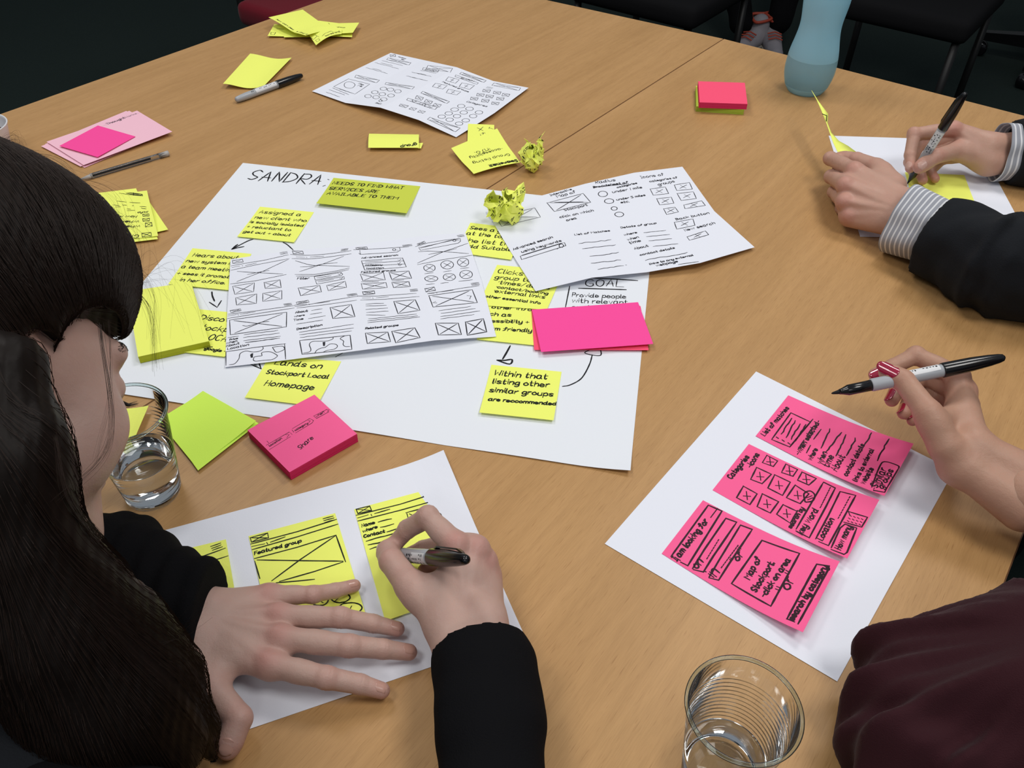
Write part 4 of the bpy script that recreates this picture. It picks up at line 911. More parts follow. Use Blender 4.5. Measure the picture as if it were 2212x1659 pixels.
oc = at(2275, 150, FLOOR)
e = empty('office_chair', oc, 'black office chair on castors, its base behind the right table', 'chair')
for i in range(5):
    a = math.radians(72*i+150); d = np.array([math.cos(a), math.sin(a), 0]); n_ = np.array([-d[1], d[0], 0])
    V = []; F = []
    for t, w, z0, z1 in ((.02, .03, .07, .13), (.30, .018, .065, .095)):
        p = oc+d*t
        for sg, z in ((-1, z0), (1, z0), (1, z1), (-1, z1)): V.append((p[0]+n_[0]*w*sg, p[1]+n_[1]*w*sg, FLOOR+z))
    F = [(0, 1, 5, 4), (1, 2, 6, 5), (2, 3, 7, 6), (3, 0, 4, 7), (4, 5, 6, 7), (3, 2, 1, 0)]
    obj('base_arm', V, F, M['black_plastic'], e)
    p = oc+d*.29; lathe('castor', [(-.022, .020), (-.018, .028), (.018, .028), (.022, .020)], M['black_plastic'], e, (p[0], p[1], FLOOR+.029), n_, 24)
lathe('gas_column', [(.06, .03), (.2, .03), (.2, .02), (.42, .02)], M['black_plastic'], e, oc, (0, 0, 1), 24)
rbox('seat', (oc[0], oc[1], -.27), ((1, 0, 0), (0, 1, 0)), (.48, .46, .08), M['charcoal_knit'], e, .03)
rbox('backrest', (oc[0]+.24, oc[1]+.1, .08), ((.38, -.92, 0), (.92, .38, 0)), (.44, .05, .5), M['charcoal_knit'], e, .022)
# ------------------------------------------------------------------ people: signed-distance bodies meshed with surface nets
def smin(a, b, k):
    if k <= 0: return np.minimum(a, b)
    h = np.clip(.5+.5*(b-a)/k, 0, 1); return b*(1-h)+a*h-k*h*(1-h)
def rcone(P, a, b, r1, r2):
    ba = b-a; L = ba@ba+1e-12; q = P-a; h = np.clip((q@ba)/L, 0, 1)
    return np.sqrt(((q-h[:, None]*ba)**2).sum(1))-(r1+(r2-r1)*h)
def ell(P, c, r, Rm=None):
    q = P-c
    if Rm is not None: q = q@Rm.T
    k0 = np.sqrt(((q/r)**2).sum(1)); k1 = np.sqrt(((q/(r*r))**2).sum(1))+1e-9
    return k0*(k0-1)/k1
def mesh_sdf(f, lo, hi, h):
    lo = np.array(lo, float); hi = np.array(hi, float); B = 6
    nb = np.maximum(1, np.ceil((hi-lo)/(h*B)).astype(int)); N = nb*B+1
    c = np.stack(np.meshgrid(*[lo[i]+(np.arange(nb[i])+.5)*h*B for i in range(3)], indexing='ij'), -1).reshape(-1, 3)
    d = f(c).reshape(nb); near = np.abs(d) < h*B*1.25
    val = np.repeat(np.repeat(np.repeat(d, B, 0), B, 1), B, 2); val = np.pad(val, ((0, 1),)*3, mode='edge')
    msk = np.repeat(np.repeat(np.repeat(near, B, 0), B, 1), B, 2); msk = np.pad(msk, ((0, 1),)*3, mode='constant')
    mk = msk.copy()
    for ax in range(3):
        s1 = [slice(None)]*3; s2 = [slice(None)]*3; s1[ax] = slice(1, None); s2[ax] = slice(None, -1)
        t = mk.copy(); t[tuple(s1)] |= mk[tuple(s2)]; mk = t
    idx = np.argwhere(mk); P = lo+idx*h; out = np.empty(len(P))
    for s in range(0, len(P), 400000): out[s:s+400000] = f(P[s:s+400000])
    val[mk] = out; val[0] = val[-1] = 1; val[:, 0] = val[:, -1] = 1; val[:, :, 0] = val[:, :, -1] = 1
    ins = val < 0
    C = [ins[i:N[0]-1+i, j:N[1]-1+j, k:N[2]-1+k] for i in (0, 1) for j in (0, 1) for k in (0, 1)]
    cnt = sum(x.astype(np.int8) for x in C); act = (cnt > 0) & (cnt < 8)
    cells = np.argwhere(act); vid = -np.ones(act.shape, np.int64); vid[act] = np.arange(len(cells))
    acc = np.zeros((len(cells), 3)); n = np.zeros(len(cells))
    for ax in range(3):
        o1, o2 = [a for a in range(3) if a != ax]
        for a in (0, 1):
            for b in (0, 1):
                p0 = cells.copy(); p0[:, o1] += a; p0[:, o2] += b; p1 = p0.copy(); p1[:, ax] += 1
                v0 = val[tuple(p0.T)]; v1 = val[tuple(p1.T)]; x = (v0 < 0) != (v1 < 0)
                t = np.where(x, v0/(v0-v1+1e-20), 0); q = p0.astype(float)-cells; q[:, ax] += t
                acc[x] += q[x]; n[x] += 1
    V = lo+(cells+acc/n[:, None])*h; F = []
    for ax in range(3):
        o1, o2 = (ax+1) % 3, (ax+2) % 3
        s0 = [slice(None)]*3; s1 = [slice(None)]*3; s0[ax] = slice(0, -1); s1[ax] = slice(1, None)
        A = ins[tuple(s0)]; Bq = ins[tuple(s1)]; e = np.argwhere(A != Bq)
        e = e[(e[:, o1] > 0) & (e[:, o2] > 0) & (e[:, o1] < N[o1]-1) & (e[:, o2] < N[o2]-1)]
        sg = A[tuple(e.T)]
        q = []
        for a, b in ((0, 0), (-1, 0), (-1, -1), (0, -1)):
            p = e.copy(); p[:, o1] += a; p[:, o2] += b; q.append(vid[tuple(p.T)])
        q = np.stack(q, 1); q[~sg] = q[~sg][:, ::-1]; F.append(q)
    F = np.concatenate(F); F = F[(F >= 0).all(1)]
    return V, F
def merge(parts):
    V = []; F = []; n = 0
    for v, f in parts: V.append(v); F.append(f+n); n += len(v)
    return np.concatenate(V), np.concatenate(F)
def noise3(P, s, seed=0):
    r = np.random.default_rng(seed); o = 0
    for i in range(5):
        w = r.normal(size=3); w = w/np.linalg.norm(w)*s*(1+.45*i); o = o+np.sin(P@w+r.uniform(0, 6))*(.9**i)
    return o/2.6

# skin: colour from a vertex attribute (x = redness at joints and tips), fine pores as bump
def skin_mat(name, col, red, rough=.48):
    m, t, b = nt(name)
    at_ = t.nodes.new('ShaderNodeAttribute'); at_.attribute_name = 'redness'
    mx = t.nodes.new('ShaderNodeMix'); mx.data_type = 'RGBA'; mx.inputs['A'].default_value = (*col, 1); mx.inputs['B'].default_value = (*red, 1)
    tc = t.nodes.new('ShaderNodeTexCoord')
    n = t.nodes.new('ShaderNodeTexNoise'); n.inputs['Scale'].default_value = 90; n.inputs['Detail'].default_value = 6; t.links.new(tc.outputs['Object'], n.inputs['Vector'])
    ad = t.nodes.new('ShaderNodeMath'); ad.operation = 'MULTIPLY_ADD'; ad.inputs[1].default_value = .35; t.links.new(n.outputs['Fac'], ad.inputs[0]); t.links.new(at_.outputs['Fac'], ad.inputs[2])
    sb = t.nodes.new('ShaderNodeMath'); sb.operation = 'SUBTRACT'; sb.inputs[1].default_value = .15; sb.use_clamp = True; t.links.new(ad.outputs[0], sb.inputs[0])
    t.links.new(sb.outputs[0], mx.inputs['Factor']); t.links.new(mx.outputs['Result'], b.inputs['Base Color'])
    b.inputs['Roughness'].default_value = rough; b.inputs['Specular IOR Level'].default_value = .35
    b.inputs['Subsurface Weight'].default_value = .12; b.inputs['Subsurface Scale'].default_value = .004; b.inputs['Subsurface Radius'].default_value = (1, .35, .2)
    n2 = t.nodes.new('ShaderNodeTexNoise'); n2.inputs['Scale'].default_value = 900; n2.inputs['Detail'].default_value = 3; t.links.new(tc.outputs['Object'], n2.inputs['Vector'])
    n3 = t.nodes.new('ShaderNodeTexNoise'); n3.inputs['Scale'].default_value = 170; n3.inputs['Detail'].default_value = 4; t.links.new(tc.outputs['Object'], n3.inputs['Vector'])
    bp = t.nodes.new('ShaderNodeBump'); bp.inputs['Strength'].default_value = .25; bp.inputs['Distance'].default_value = .0006; t.links.new(n2.outputs['Fac'], bp.inputs['Height'])
    b2 = t.nodes.new('ShaderNodeBump'); b2.inputs['Strength'].default_value = .22; b2.inputs['Distance'].default_value = .002; t.links.new(n3.outputs['Fac'], b2.inputs['Height']); t.links.new(bp.outputs['Normal'], b2.inputs['Normal'])
    t.links.new(b2.outputs['Normal'], b.inputs['Normal']); return m
M['skin_w'] = skin_mat('fair_skin', (.50, .33, .275), (.50, .21, .18))
M['skin_m'] = skin_mat('male_skin', (.52, .31, .235), (.54, .19, .16))
M['skin_p'] = skin_mat('tanned_skin', (.46, .265, .185), (.47, .18, .14))
M['nail'] = simple('nude_nail', (.50, .285, .23), .22, .5, coat=.2)
M['nail_m'] = simple('bare_nail', (.58, .36, .30), .3, .5)
M['nail_red'] = simple('crimson_nail_varnish', (.34, .012, .045), .1, .7, coat=1)

FN = ('index', 'middle', 'ring', 'little')
def hand(J, dors, sc=1.0, forearm=(.026, .032), knuck=1.0, tendon=1.0, web=.006, h=.0011, palm_k=.010, wr=.0155, tips_long=0):
    """J: wrist, elbow (a point up the forearm), thumb [CMC,MCP,IP,TIP], index.. [MCP,PIP,DIP,TIP]. Returns mesh, redness, sdf"""
    d0 = dors/np.linalg.norm(dors)
    Wp, E = J['wrist'], J['elbow']; ax = Wp-E; ax /= np.linalg.norm(ax)
    side = np.cross(ax, d0); side /= np.linalg.norm(side)
    if (J['index'][0]-J['little'][0])@side < 0: side = -side        # towards the thumb
    rad = {'index': (.0090, .0083, .0074, .0062), 'middle': (.0092, .0085, .0076, .0064), 'ring': (.0087, .0079, .0071, .0060), 'little': (.0078, .0069, .0062, .0053), 'thumb': (.0125, .0108, .0096, .0078)}
    rad = {k: [x*sc for x in v] for k, v in rad.items()}
    T = {}
    for k in FN+('thumb',):
        p = [np.array(q, float) for q in J[k]]; v = p[3]-p[2]; p[3] = p[3]-v/np.linalg.norm(v)*rad[k][3]*.9; T[k] = p
    palmn = -d0
    mcs = [T[k][0] for k in FN]
    def f(P):
        # wrist and forearm: flattened pair of cones
        wo = side*.0105*sc
        fo = side*.012*sc
        fa, fb = forearm
        d = smin(rcone(P, Wp+wo, E+fo, wr*sc, fb), rcone(P, Wp-wo, E-fo, wr*sc, fb), .008)
        pal = None
        for i, k in enumerate(FN):
            w = Wp+side*(.012-.008*i)*sc
            q = rcone(P, w, mcs[i]+palmn*.003*sc, .0125*sc, rad[k][0]*1.12)
            pal = q if pal is None else smin(pal, q, .008*sc)
        pal = smin(pal, rcone(P, Wp+palmn*.004*sc-side*.012*sc, mcs[3]+palmn*.006*sc, .014*sc, .011*sc), palm_k)
        pal = smin(pal, rcone(P, Wp+palmn*.004*sc+side*.010*sc, (mcs[0]+mcs[1])/2+palmn*.007*sc, .012*sc, .009*sc), palm_k)
        d = smin(d, pal, .012*sc)
        # thenar and thumb
        t = T['thumb']; r = rad['thumb']
        th = smin(rcone(P, t[0], t[1], r[0]*1.15, r[1]*1.02), rcone(P, t[1], t[2], r[1], r[2]), .003)
        th = smin(th, rcone(P, t[2], t[3], r[2]*.98, r[3]), .0025)
        th = smin(th, rcone(P, t[2]*.55+t[3]*.45, t[2]*.25+t[3]*.75, r[2]*.86, r[3]*1.1), .004)
        d = smin(d, th, .011*sc)
        wb = rcone(P, t[0]*.3+t[1]*.7, mcs[0]*.55+Wp*.45+palmn*.006*sc, .0085*sc, .0085*sc); d = smin(d, wb, .013*sc)
        fg = None
        for k in FN:
            p = T[k]; r = rad[k]
            q = smin(rcone(P, p[0], p[1], r[0], r[1]), rcone(P, p[1], p[2], r[1]*.97, r[2]), .0025)
            q = smin(q, rcone(P, p[2], p[3], r[2]*.98, r[3]), .002)
            nd = finger_dorsal(p, d0)
            q = smin(q, rcone(P, p[1]+nd*.0012*sc-(p[2]-p[1])*.05, p[1]+nd*.0012*sc+(p[2]-p[1])*.05, r[1]*.98, r[1]*.95), .002)
            mid = (p[0]+p[1])/2-nd*.0015*sc; q = smin(q, rcone(P, mid, mid+(p[1]-p[0])*.12, r[1]*.97, r[1]*.92), .004)
            fg = q if fg is None else smin(fg, q, .0009)
            kn = np.sqrt(((P-(p[0]+d0*.0035*sc*knuck))**2).sum(1))-.0068*sc
            d = smin(d, kn, .006)
            if tendon: d = smin(d, rcone(P, Wp*.75+p[0]*.25+d0*.0085*sc, p[0]+d0*.0062*sc, .0012*tendon, .0024*tendon), .0055)
        d = smin(d, fg, web)
        # skin creases over the finger joints
        for k in FN+('thumb',):
            p = T[k]
            for a, b, c, amp in ((1, 0, 2, .00042), (2, 1, 3, .00030)):
                u = p[c]-p[b]; u = u/np.linalg.norm(u); q = P-p[a]; s = q@u; rr = (q*q).sum(1)
                d = d+amp*np.cos(s*2*math.pi/.0026)*np.exp(-(s/.0032)**2)*np.exp(-rr/(.012*sc)**2)
        return d
    pts = np.array([Wp]+[q for k in T for q in T[k]]+[E]); lo = pts.min(0)-.026*sc-.008; hi = pts.max(0)+.026*sc+.008
    V, F = mesh_sdf(f, lo, hi, h)
    red = np.zeros(len(V))
    for k in FN:
        p = T[k]
        for q, s, a in ((p[0]+d0*.006, .009, .75), (p[1], .0075, .55), (p[2], .006, .3), (p[3], .009, .55)):
            red = np.maximum(red, a*np.exp(-((V-q)**2).sum(1)/(s*s)*.8))
    for q, s, a in ((T['thumb'][1], .010, .45), (T['thumb'][2], .010, .5), (T['thumb'][3], .010, .6)):
        red = np.maximum(red, a*np.exp(-((V-q)**2).sum(1)/(s*s)*.8))
    return dict(V=V, F=F, red=red, f=f, T=T, rad=rad, d0=d0, side=side)
def finger_dorsal(p, d0):
    a = p[1]-p[0]; b = p[3]-p[1]; ax = b/np.linalg.norm(b); n = a/np.linalg.norm(a)-b/np.linalg.norm(b)
    if np.linalg.norm(n) < .25: n = d0
    n = n-ax*(n@ax); return n/(np.linalg.norm(n)+1e-9)
def nail(Hd, k, mat, parent, w=.0056, L=.0105, out=0.0, hint=None, sc=1.0, label=None):
    "a curved nail plate bedded on the fingertip, its free end OUT metres past the tip"
    p = Hd['T'][k]; ax = p[3]-p[2]; ax /= np.linalg.norm(ax); n = hint if hint is not None else finger_dorsal(p, Hd['d0'])
    n = np.array(n, float); n = n-ax*(n@ax); n /= np.linalg.norm(n); s = np.cross(ax, n); r = Hd['rad'][k][3]
    A, Bn = 12, 10; t0 = -L+r*.62
    us = np.linspace(0, 1, A+1); C = np.array([p[3]+ax*(t0+L*u) for u in us]); hg = np.full(A+1, .5*r)
    for _ in range(14): hg += Hd['f'](C+n*hg[:, None])*-.9
    kx = int(A*.62); m_ = np.polyfit(us[:kx+1], hg[:kx+1], 1); hg = np.polyval(m_, us)+(.00025 if out else .00010)
    hg -= (0 if out else .0012)*np.clip((us-.6)/.4, 0, 1)**2
    rows = []
    for i, u in enumerate(us):
        wid = w*sc*(1-.30*max(0, (.22-u)/.22)**2-(.42 if out else .30)*max(0, (u-.62)/.38)**2)
        ext = out*max(0, (u-.55)/.45)
        for j in range(Bn+1):
            v = j/Bn*2-1; th = v*wid/r*.92; Rn = r*.98
            back = .0016*v*v*(1-u/.35) if u < .35 else 0
            rows.append(C[i]+ax*(ext+back*1.0-(.0012*v*v if u > .9 else 0))+n*(hg[i]-Rn*(1-math.cos(th))*.9)+s*math.sin(th)*Rn)
    top = np.array(rows); N = len(top); bot = top-n*.0006; V = np.concatenate([top, bot]); F = []
    for i in range(A):
        for j in range(Bn):
            a = i*(Bn+1)+j; q = (a, a+1, a+Bn+2, a+Bn+1); F.append(q); F.append(tuple(x+N for x in q[::-1]))
    ring = list(range(Bn+1))+[i*(Bn+1)+Bn for i in range(1, A+1)]+[A*(Bn+1)+j for j in range(Bn-1, -1, -1)]+[i*(Bn+1) for i in range(A-1, 0, -1)]
    for a, b in zip(ring, ring[1:]+ring[:1]): F.append((b, a, a+N, b+N))
    o = obj('fingernail' if k != 'thumb' else 'thumbnail', V, np.array(F), M[mat], parent, True)
    if label: o['label'] = label
    return o
def add_red(o, red):
    a = o.data.attributes.new('redness', 'FLOAT', 'POINT'); a.data.foreach_set('value', red.astype(np.float32))
def cloth(name, chain, mat, parent, h=.0028, amp=.0022, freq=55, seed=1, cut=None, k=.02, extra=None, ribs=None, flat=1.0):
    "sleeve or garment: smooth cones with folds; cut = (point, outward normal) gives a clean hem"
    chain = [(np.array(p, float), r) for p, r in chain]
    def f(P):
        d = None
        for (a, r1), (b, r2) in zip(chain, chain[1:]):
            q = rcone(P, a, b, r1, r2); d = q if d is None else smin(d, q, k)
        if extra: d = extra(P, d)
        Q = P.copy(); fold = noise3(Q, freq, seed)*amp+noise3(Q, freq*2.1, seed+5)*amp*.45
        d = d+fold
        if cut is not None:
            for c, n in cut:
                d = np.maximum(d, (P-c)@n)
                ii = smin(d, d, 0)
        return np.maximum(d, -P[:, 2]+.0006) if flat else d
    pts = np.array([p for p, r in chain]); R = max(r for p, r in chain)+.015+amp*2
    V, F = mesh_sdf(f, pts.min(0)-R, pts.max(0)+R, h)
    o = obj(name, V, F, mat, parent, True); return o, f

# seated body: hips, chest, neck, head, thighs, calves (skin below the clothes only at head and neck)
def basis(fwd, up):
    F_ = np.array(fwd, float); F_ /= np.linalg.norm(F_); U = np.array(up, float); U -= F_*(U@F_); U /= np.linalg.norm(U); return F_, np.cross(F_, U), U   # fwd, right-hand side, up
def head_parts(O, F_, R_, U_, scl=1.0):
    L = lambda a, b, c: O+(F_*a+R_*b+U_*c)*scl/1000
    Rm = np.array([F_, R_, U_])
    def f(P):
        e = lambda c, r: ell(P, L(*c), np.array(r)*scl/1000, Rm)
        d = e((-12, 0, 38), (93, 74, 86)); d = smin(d, e((38, 0, 8), (56, 60, 72)), .02)
        d = smin(d, rcone(P, L(8, 46, -50), L(72, 10, -94), .022*scl, .018*scl), .02); d = smin(d, rcone(P, L(8, -46, -50), L(72, -10, -94), .022*scl, .018*scl), .02)
        d = smin(d, e((66, 0, -66), (26, 28, 30)), .02); d = smin(d, e((80, 0, -98), (12, 16, 10)), .012)
        for s in (1, -1):
            d = smin(d, e((62, 44*s, -24), (24, 20, 25)), .018)      # cheek
            d = smin(d, e((50, 40*s, -48), (24, 18, 22)), .02)
            d = smin(d, rcone(P, L(88, 12*s, 27), L(76, 46*s, 29), .0085*scl, .0075*scl), .010)   # brow
            q = e((97, 32*s, 7), (16, 17, 13)); d = -smin(-d, q, .006)      # eye socket
            d = smin(d, e((77, 32*s, 6), (13.5, 14.5, 12.5)), .003)      # lid over the eyeball
            # ear
            q = rcone(P, L(-4, 74*s, 22), L(-10, 80*s, 6), .0045*scl, .0040*scl); q = smin(q, rcone(P, L(-10, 80*s, 6), L(2, 74*s, -22), .0040*scl, .0055*scl), .004); q = smin(q, e((-2, 74*s, 2), (13, 4, 22)), .003)
            d = smin(d, q, .004)
        d = smin(d, rcone(P, L(90, 0, 20), L(105, 0, -16), .0065*scl, .0085*scl), .008)
        for s in (1, -1): d = smin(d, e((94, 9*s, -21), (8, 6, 6)), .004)
        d = smin(d, e((90, 0, -47), (8, 21, 5.5)), .004); d = smin(d, e((88, 0, -57), (8, 18, 6.5)), .004)
        d = np.maximum(d, -(e((99, 0, -51.5), (10, 24, 1.3))))
        d = smin(d, rcone(P, L(-18, 0, -35), L(-40, 0, -135), .048*scl, .046*scl), .02)
        return d
    return f, L, Rm
def sitter(parent, hip, chest, shL, shR, neckb, O, F_, U_, knees, elbL, elbR, skin, top_mat, leg_mat, hair_mat=None, hairlen=1):
    F_, R_, U_ = basis(F_, U_)
    fh, L, Rm = head_parts(O, F_, R_, U_)
    parts = []
    V, F = mesh_sdf(lambda P: smin(fh(P), rcone(P, L(-40, 0, -125), neckb, .053, .058), .02), np.minimum(O, neckb)-.18, np.maximum(O, neckb)+.18, .004)
    parts.append((V, F))
    def ft(P):
        d = rcone(P, hip, chest, .15, .155); m_ = (shL+shR)/2
        d = smin(d, rcone(P, shL, shR, .06, .06), .07); d = smin(d, rcone(P, chest, m_, .13, .08), .06); d = smin(d, rcone(P, m_, neckb, .07, .05), .03)
        return d
    return fh, L, Rm, ft, parts
def garment(name, f, lo, hi, h, mat, parent, amp=.004, fr=28, seed=3):
    V, F = mesh_sdf(lambda P: f(P)+noise3(P, fr, seed)*amp+noise3(P, fr*2.2, seed+2)*amp*.4, lo, hi, h); return obj(name, V, F, mat, parent, True)
def below_table(P, d): return d

A3 = lambda *v: np.array(v, float)
def H(px, py, z): return mm(px, py, z)

# ================================================================== the dark-haired woman
woman = empty('person', at(60, 1659, -.3), 'person with long dark hair bending over the table in a black cardigan, writing', 'person')
wl = dict(wrist=H(432, 1345, 33), elbow=H(240, 1275, 42),
          thumb=[H(425, 1432, 26), H(462, 1492, 24), H(516, 1552, 20), H(484, 1640, 9)],
          index=[H(583, 1436, 25), H(706, 1464, 25), H(778, 1478, 16), H(840, 1496, 8)],
          middle=[H(606, 1378, 27), H(754, 1395, 27), H(828, 1402, 17), H(899, 1411, 8)],
          ring=[H(602, 1330, 26), H(736, 1334, 26), H(806, 1347, 16), H(872, 1362, 8)],
          little=[H(582, 1288, 22), H(676, 1284, 22), H(724, 1276, 14), H(777, 1262, 8)])
WL = hand(wl, A3(-.05, .03, 1), 1.0, (.024, .020), .9, .8)
wr_ = dict(wrist=H(1008, 1350, 42), elbow=H(1050, 1520, 42),
           thumb=[H(955, 1330, 44), H(884, 1262, 44), H(846, 1212, 40), H(833, 1180, 26)],
           index=[H(985, 1178, 62), H(924, 1118, 66), H(880, 1143, 46), H(851, 1178, 26)],
           middle=[H(1028, 1186, 55), H(975, 1172, 38), H(915, 1188, 22), H(868, 1206, 13)],
           ring=[H(1046, 1214, 43), H(1000, 1195, 22), H(950, 1215, 10), H(905, 1240, 9)],
           little=[H(1050, 1244, 32), H(1015, 1222, 14), H(965, 1240, 9), H(925, 1262, 8)])
WR = hand(wr_, H(1030, 1250, 90)-H(1030, 1285, 40), 1.06, (.024, .021), .8, .5)
# head
Fh, Rh, Uh = basis((.523, .531, -.667), (-.077, .809, .583))
Oh = A3(-.344, .401, .2297)-RT*.009
fhead, Lh, Rmh = head_parts(Oh, Fh, Rh, Uh)
neckb = A3(-.41, .27, .14)
hv = mesh_sdf(lambda P: smin(fhead(P), rcone(P, Lh(-40, 0, -120), neckb-A3(0, 0, .03), .050, .044), .02), np.minimum(Oh, neckb)-.14, np.maximum(Oh, neckb)+.16, .0022)
shL, shR = A3(-.55, .38, .08), A3(-.265, .185, .072); chest = A3(-.48, .14, -.02); hip = A3(-.64, -.04, -.24)
elL, elR = H(-40, 1240, 48), A3(-.005, .13, .04)
arm = lambda a, b, c, r: mesh_sdf(lambda P: smin(rcone(P, a, b, r*1.25, r), rcone(P, b, c, r, r*.8), .02), np.minimum(np.minimum(a, b), c)-.07, np.maximum(np.maximum(a, b), c)+.07, .006)
allp = [(WL['V'], WL['F']), (WR['V'], WR['F']), hv, arm(shL, elL, wl['elbow'], .026), arm(shR, elR, wr_['elbow'], .024),
        mesh_sdf(lambda P: smin(rcone(P, hip, chest, .12, .10), rcone(P, shL, shR, .034, .034), .03), np.minimum(hip, shL)-.2, np.maximum(hip, shR)+.24, .01)]
V, F = merge(allp)
body = obj('body', V, F, M['skin_w'], woman, True)
red = np.zeros(len(V)); red[:len(WL['V'])] = WL['red']; red[len(WL['V']):len(WL['V'])+len(WR['V'])] = WR['red']; add_red(body, red)
for k in FN: nail(WL, k, 'nail', body, .0052, .0105, 0, A3(0, 0, 1))
nail(WL, 'thumb', 'nail', body, .0062, .012, 0, H(480, 1600, 60)-H(520, 1590, 10))
nail(WR, 'thumb', 'nail', body, .0060, .012, 0, H(770, 1200, 40)-H(840, 1195, 34))
nail(WR, 'index', 'nail', body, .0050, .010, 0, H(800, 1120, 40)-H(865, 1165, 34))
# eyebrow, lashes
def onface(p):
    q = Oh+(np.asarray(p)@np.array([Fh, Rh, Uh]))/1000
    for _ in range(8):
        g = np.stack([(fhead(q+e_*.001)-fhead(q-e_*.001))/.002 for e_ in np.eye(3)], 1); q = q-g*(fhead(q)/np.maximum((g*g).sum(1), .3))[:, None]
    return q
toW = np.array([Fh, Rh, Uh])/1000
for nm, P0, P1, P2, n_, ln, r_ in (('eyebrow', (93, 14, 31), (90, 32, 35), (74, 50, 31), 260, 7, .00024), ('eyelashes', (96, 20, -3), (97, 34, -4), (84, 46, -3), 60, 12, .00028)):
    V = []; F = []; R = np.random.default_rng(3); t = (np.arange(n_)/n_)[:, None]
    p = (1-t)**2*A3(*P0)+2*t*(1-t)*A3(*P1)+t*t*A3(*P2)
    if nm == 'eyebrow':
        p = p+np.stack([R.uniform(-1, 1, n_), R.uniform(-1, 1, n_), R.uniform(-2.6, 2.6, n_)], 1)
        a = onface(p); b_ = onface(p+A3(-1.5, ln*.8, 0)+np.stack([0*t[:, 0], 0*t[:, 0], R.uniform(-1, 2, n_)], 1))+A3(.3, .3, 0)@toW; mid = (a+b_)/2+A3(1.2, 0, .5)@toW
    else:
        a = onface(p); o_ = np.stack([ln*R.uniform(.7, 1, n_), (t[:, 0]-.4)*9, R.uniform(-5, -1, n_)], 1); mid = a+(o_*.5+A3(0, 0, -1.5))@toW; b_ = a+(o_+A3(0, 0, 1.5))@toW
    for x, y, z_ in zip(a, mid, b_): tube(V, F, [x, y, z_], lambda s_: r_*(1-.75*s_), 3)
    q = obj(nm, V, F, simple(nm, (.012, .008, .006), .6), body); q['kind'] = 'stuff'
# hair
m, t, b = nt('dark_brown_hair'); M['hair'] = m
b.inputs['Base Color'].default_value = (.0075, .0048, .0036, 1); b.inputs['Roughness'].default_value = .5; b.inputs['Specular IOR Level'].default_value = .14
M['hair_strand'] = simple('dark_hair_strand', (.016, .0085, .0055), .5, .2)
pr_ = lambda x, y, d, r: (atdepth(x, y, d), r*d/FPX)
cur = [pr_(10, 800, .46, 85), pr_(0, 1000, .455, 100), pr_(35, 1180, .465, 108), pr_(112, 1335, .49, 145), pr_(220, 1475, .52, 155), pr_(300, 1590, .54, 140)]
lock = [pr_(80, 930, .45, 22), pr_(78, 1060, .455, 28), pr_(140, 1200, .48, 38), pr_(270, 1330, .52, 55), pr_(370, 1460, .55, 55), pr_(430, 1570, .57, 30), pr_(455, 1630, .58, 12)]
def fhair(P, rough=True):
    e = lambda c, r: ell(P, Lh(*c), np.array(r)/1000, Rmh)
    d = e((-22, 0, 56), (108, 92, 113)); d = smin(d, e((24, 2, 82), (82, 80, 78)), .02)
    pass
    # face opening
    fc = rcone(P, Lh(122, 30, -14), Lh(62, 92, 0), .052, .042); fc = smin(fc, rcone(P, Lh(58, 90, 10), Lh(20, 90, -70), .046, .035), .02); fc = smin(fc, rcone(P, Lh(110, 0, -10), Lh(80, 0, -90), .07, .07), .02)
    d = -smin(-d, fc, .006)
    for (a, r1), (b_, r2) in zip(cur, cur[1:]): d = smin(d, rcone(P, a, b_, r1, r2), .03)
    for (a, r1), (b_, r2) in zip(lock, lock[1:]): d = smin(d, rcone(P, a, b_, r1, r2), .012)
    d = -smin(-d, rcone(P, Lh(6, 70, 14), Lh(0, 110, 10), .012, .016), .004)
    d = smin(d, rcone(P, Lh(-75, 30, 0), cur[1][0], .035, .03), .02)
    return d
gd = np.array([0, .0, -1.])
def fhair2(P):
    s1 = np.sin((P@(Rh*420+FW*150))+3*np.sin(P@(Uh*22)))+.6*np.sin((P@(Fh*760+Rh*300))+2*np.sin(P@(Uh*30+Fh*8)))
    return fhair(P)+s1*.00065
lo = np.minimum(Oh, np.min([c for c, r in cur], 0))-.16; hi = np.maximum(Oh, np.max([c for c, r in cur+lock], 0))+.15
lo[2] = .012
HV, HF = mesh_sdf(fhair2, lo, hi, .0024)
hair = obj('hair', HV, HF, M['hair'], woman, True)
# strands lying on the hair and flyaways
V = []; F = []; R = np.random.default_rng(12)
lc = HV-Oh; okk = ~(((lc@Fh) > .035) & ((lc@Uh) < .035) & ((lc@Uh) > -.13)); sel = R.choice(np.nonzero(okk)[0], 3600, replace=False)
def grad(P, e=.0015):
    return np.stack([(fhair(P+np.eye(3)[i]*e)-fhair(P-np.eye(3)[i]*e))/(2*e) for i in range(3)], 1)
P = HV[sel]; paths = [P.copy()]; vel = None
for s in range(20):
    g = grad(P); g /= np.linalg.norm(g, axis=1)[:, None]+1e-9
    loc = (P-Oh)@Uh; back = np.clip((loc-.0)/.08, 0, 1)[:, None]
    des = (1-back)*gd+back*(Rh*.8-Uh*.5+Fh*.35); des = des-g*(des*g).sum(1)[:, None]; des /= np.linalg.norm(des, axis=1)[:, None]+1e-9
    vel = des if vel is None else vel*.6+des*.4
    P = P+vel*.0065; P = P-g*(fhair(P)-.0008-R.uniform(0, .0014, len(P)))[:, None]
    paths.append(P.copy())
paths = np.stack(paths, 1)
lcs = paths-Oh; badm = ((lcs@Fh) > .05) & ((lcs@Uh) < .034) & ((lcs@Uh) > -.13)
last = np.where(badm.any(1), badm.argmax(1), paths.shape[1])-1; kp = last > 4; paths = paths[kp]; last = last[kp]
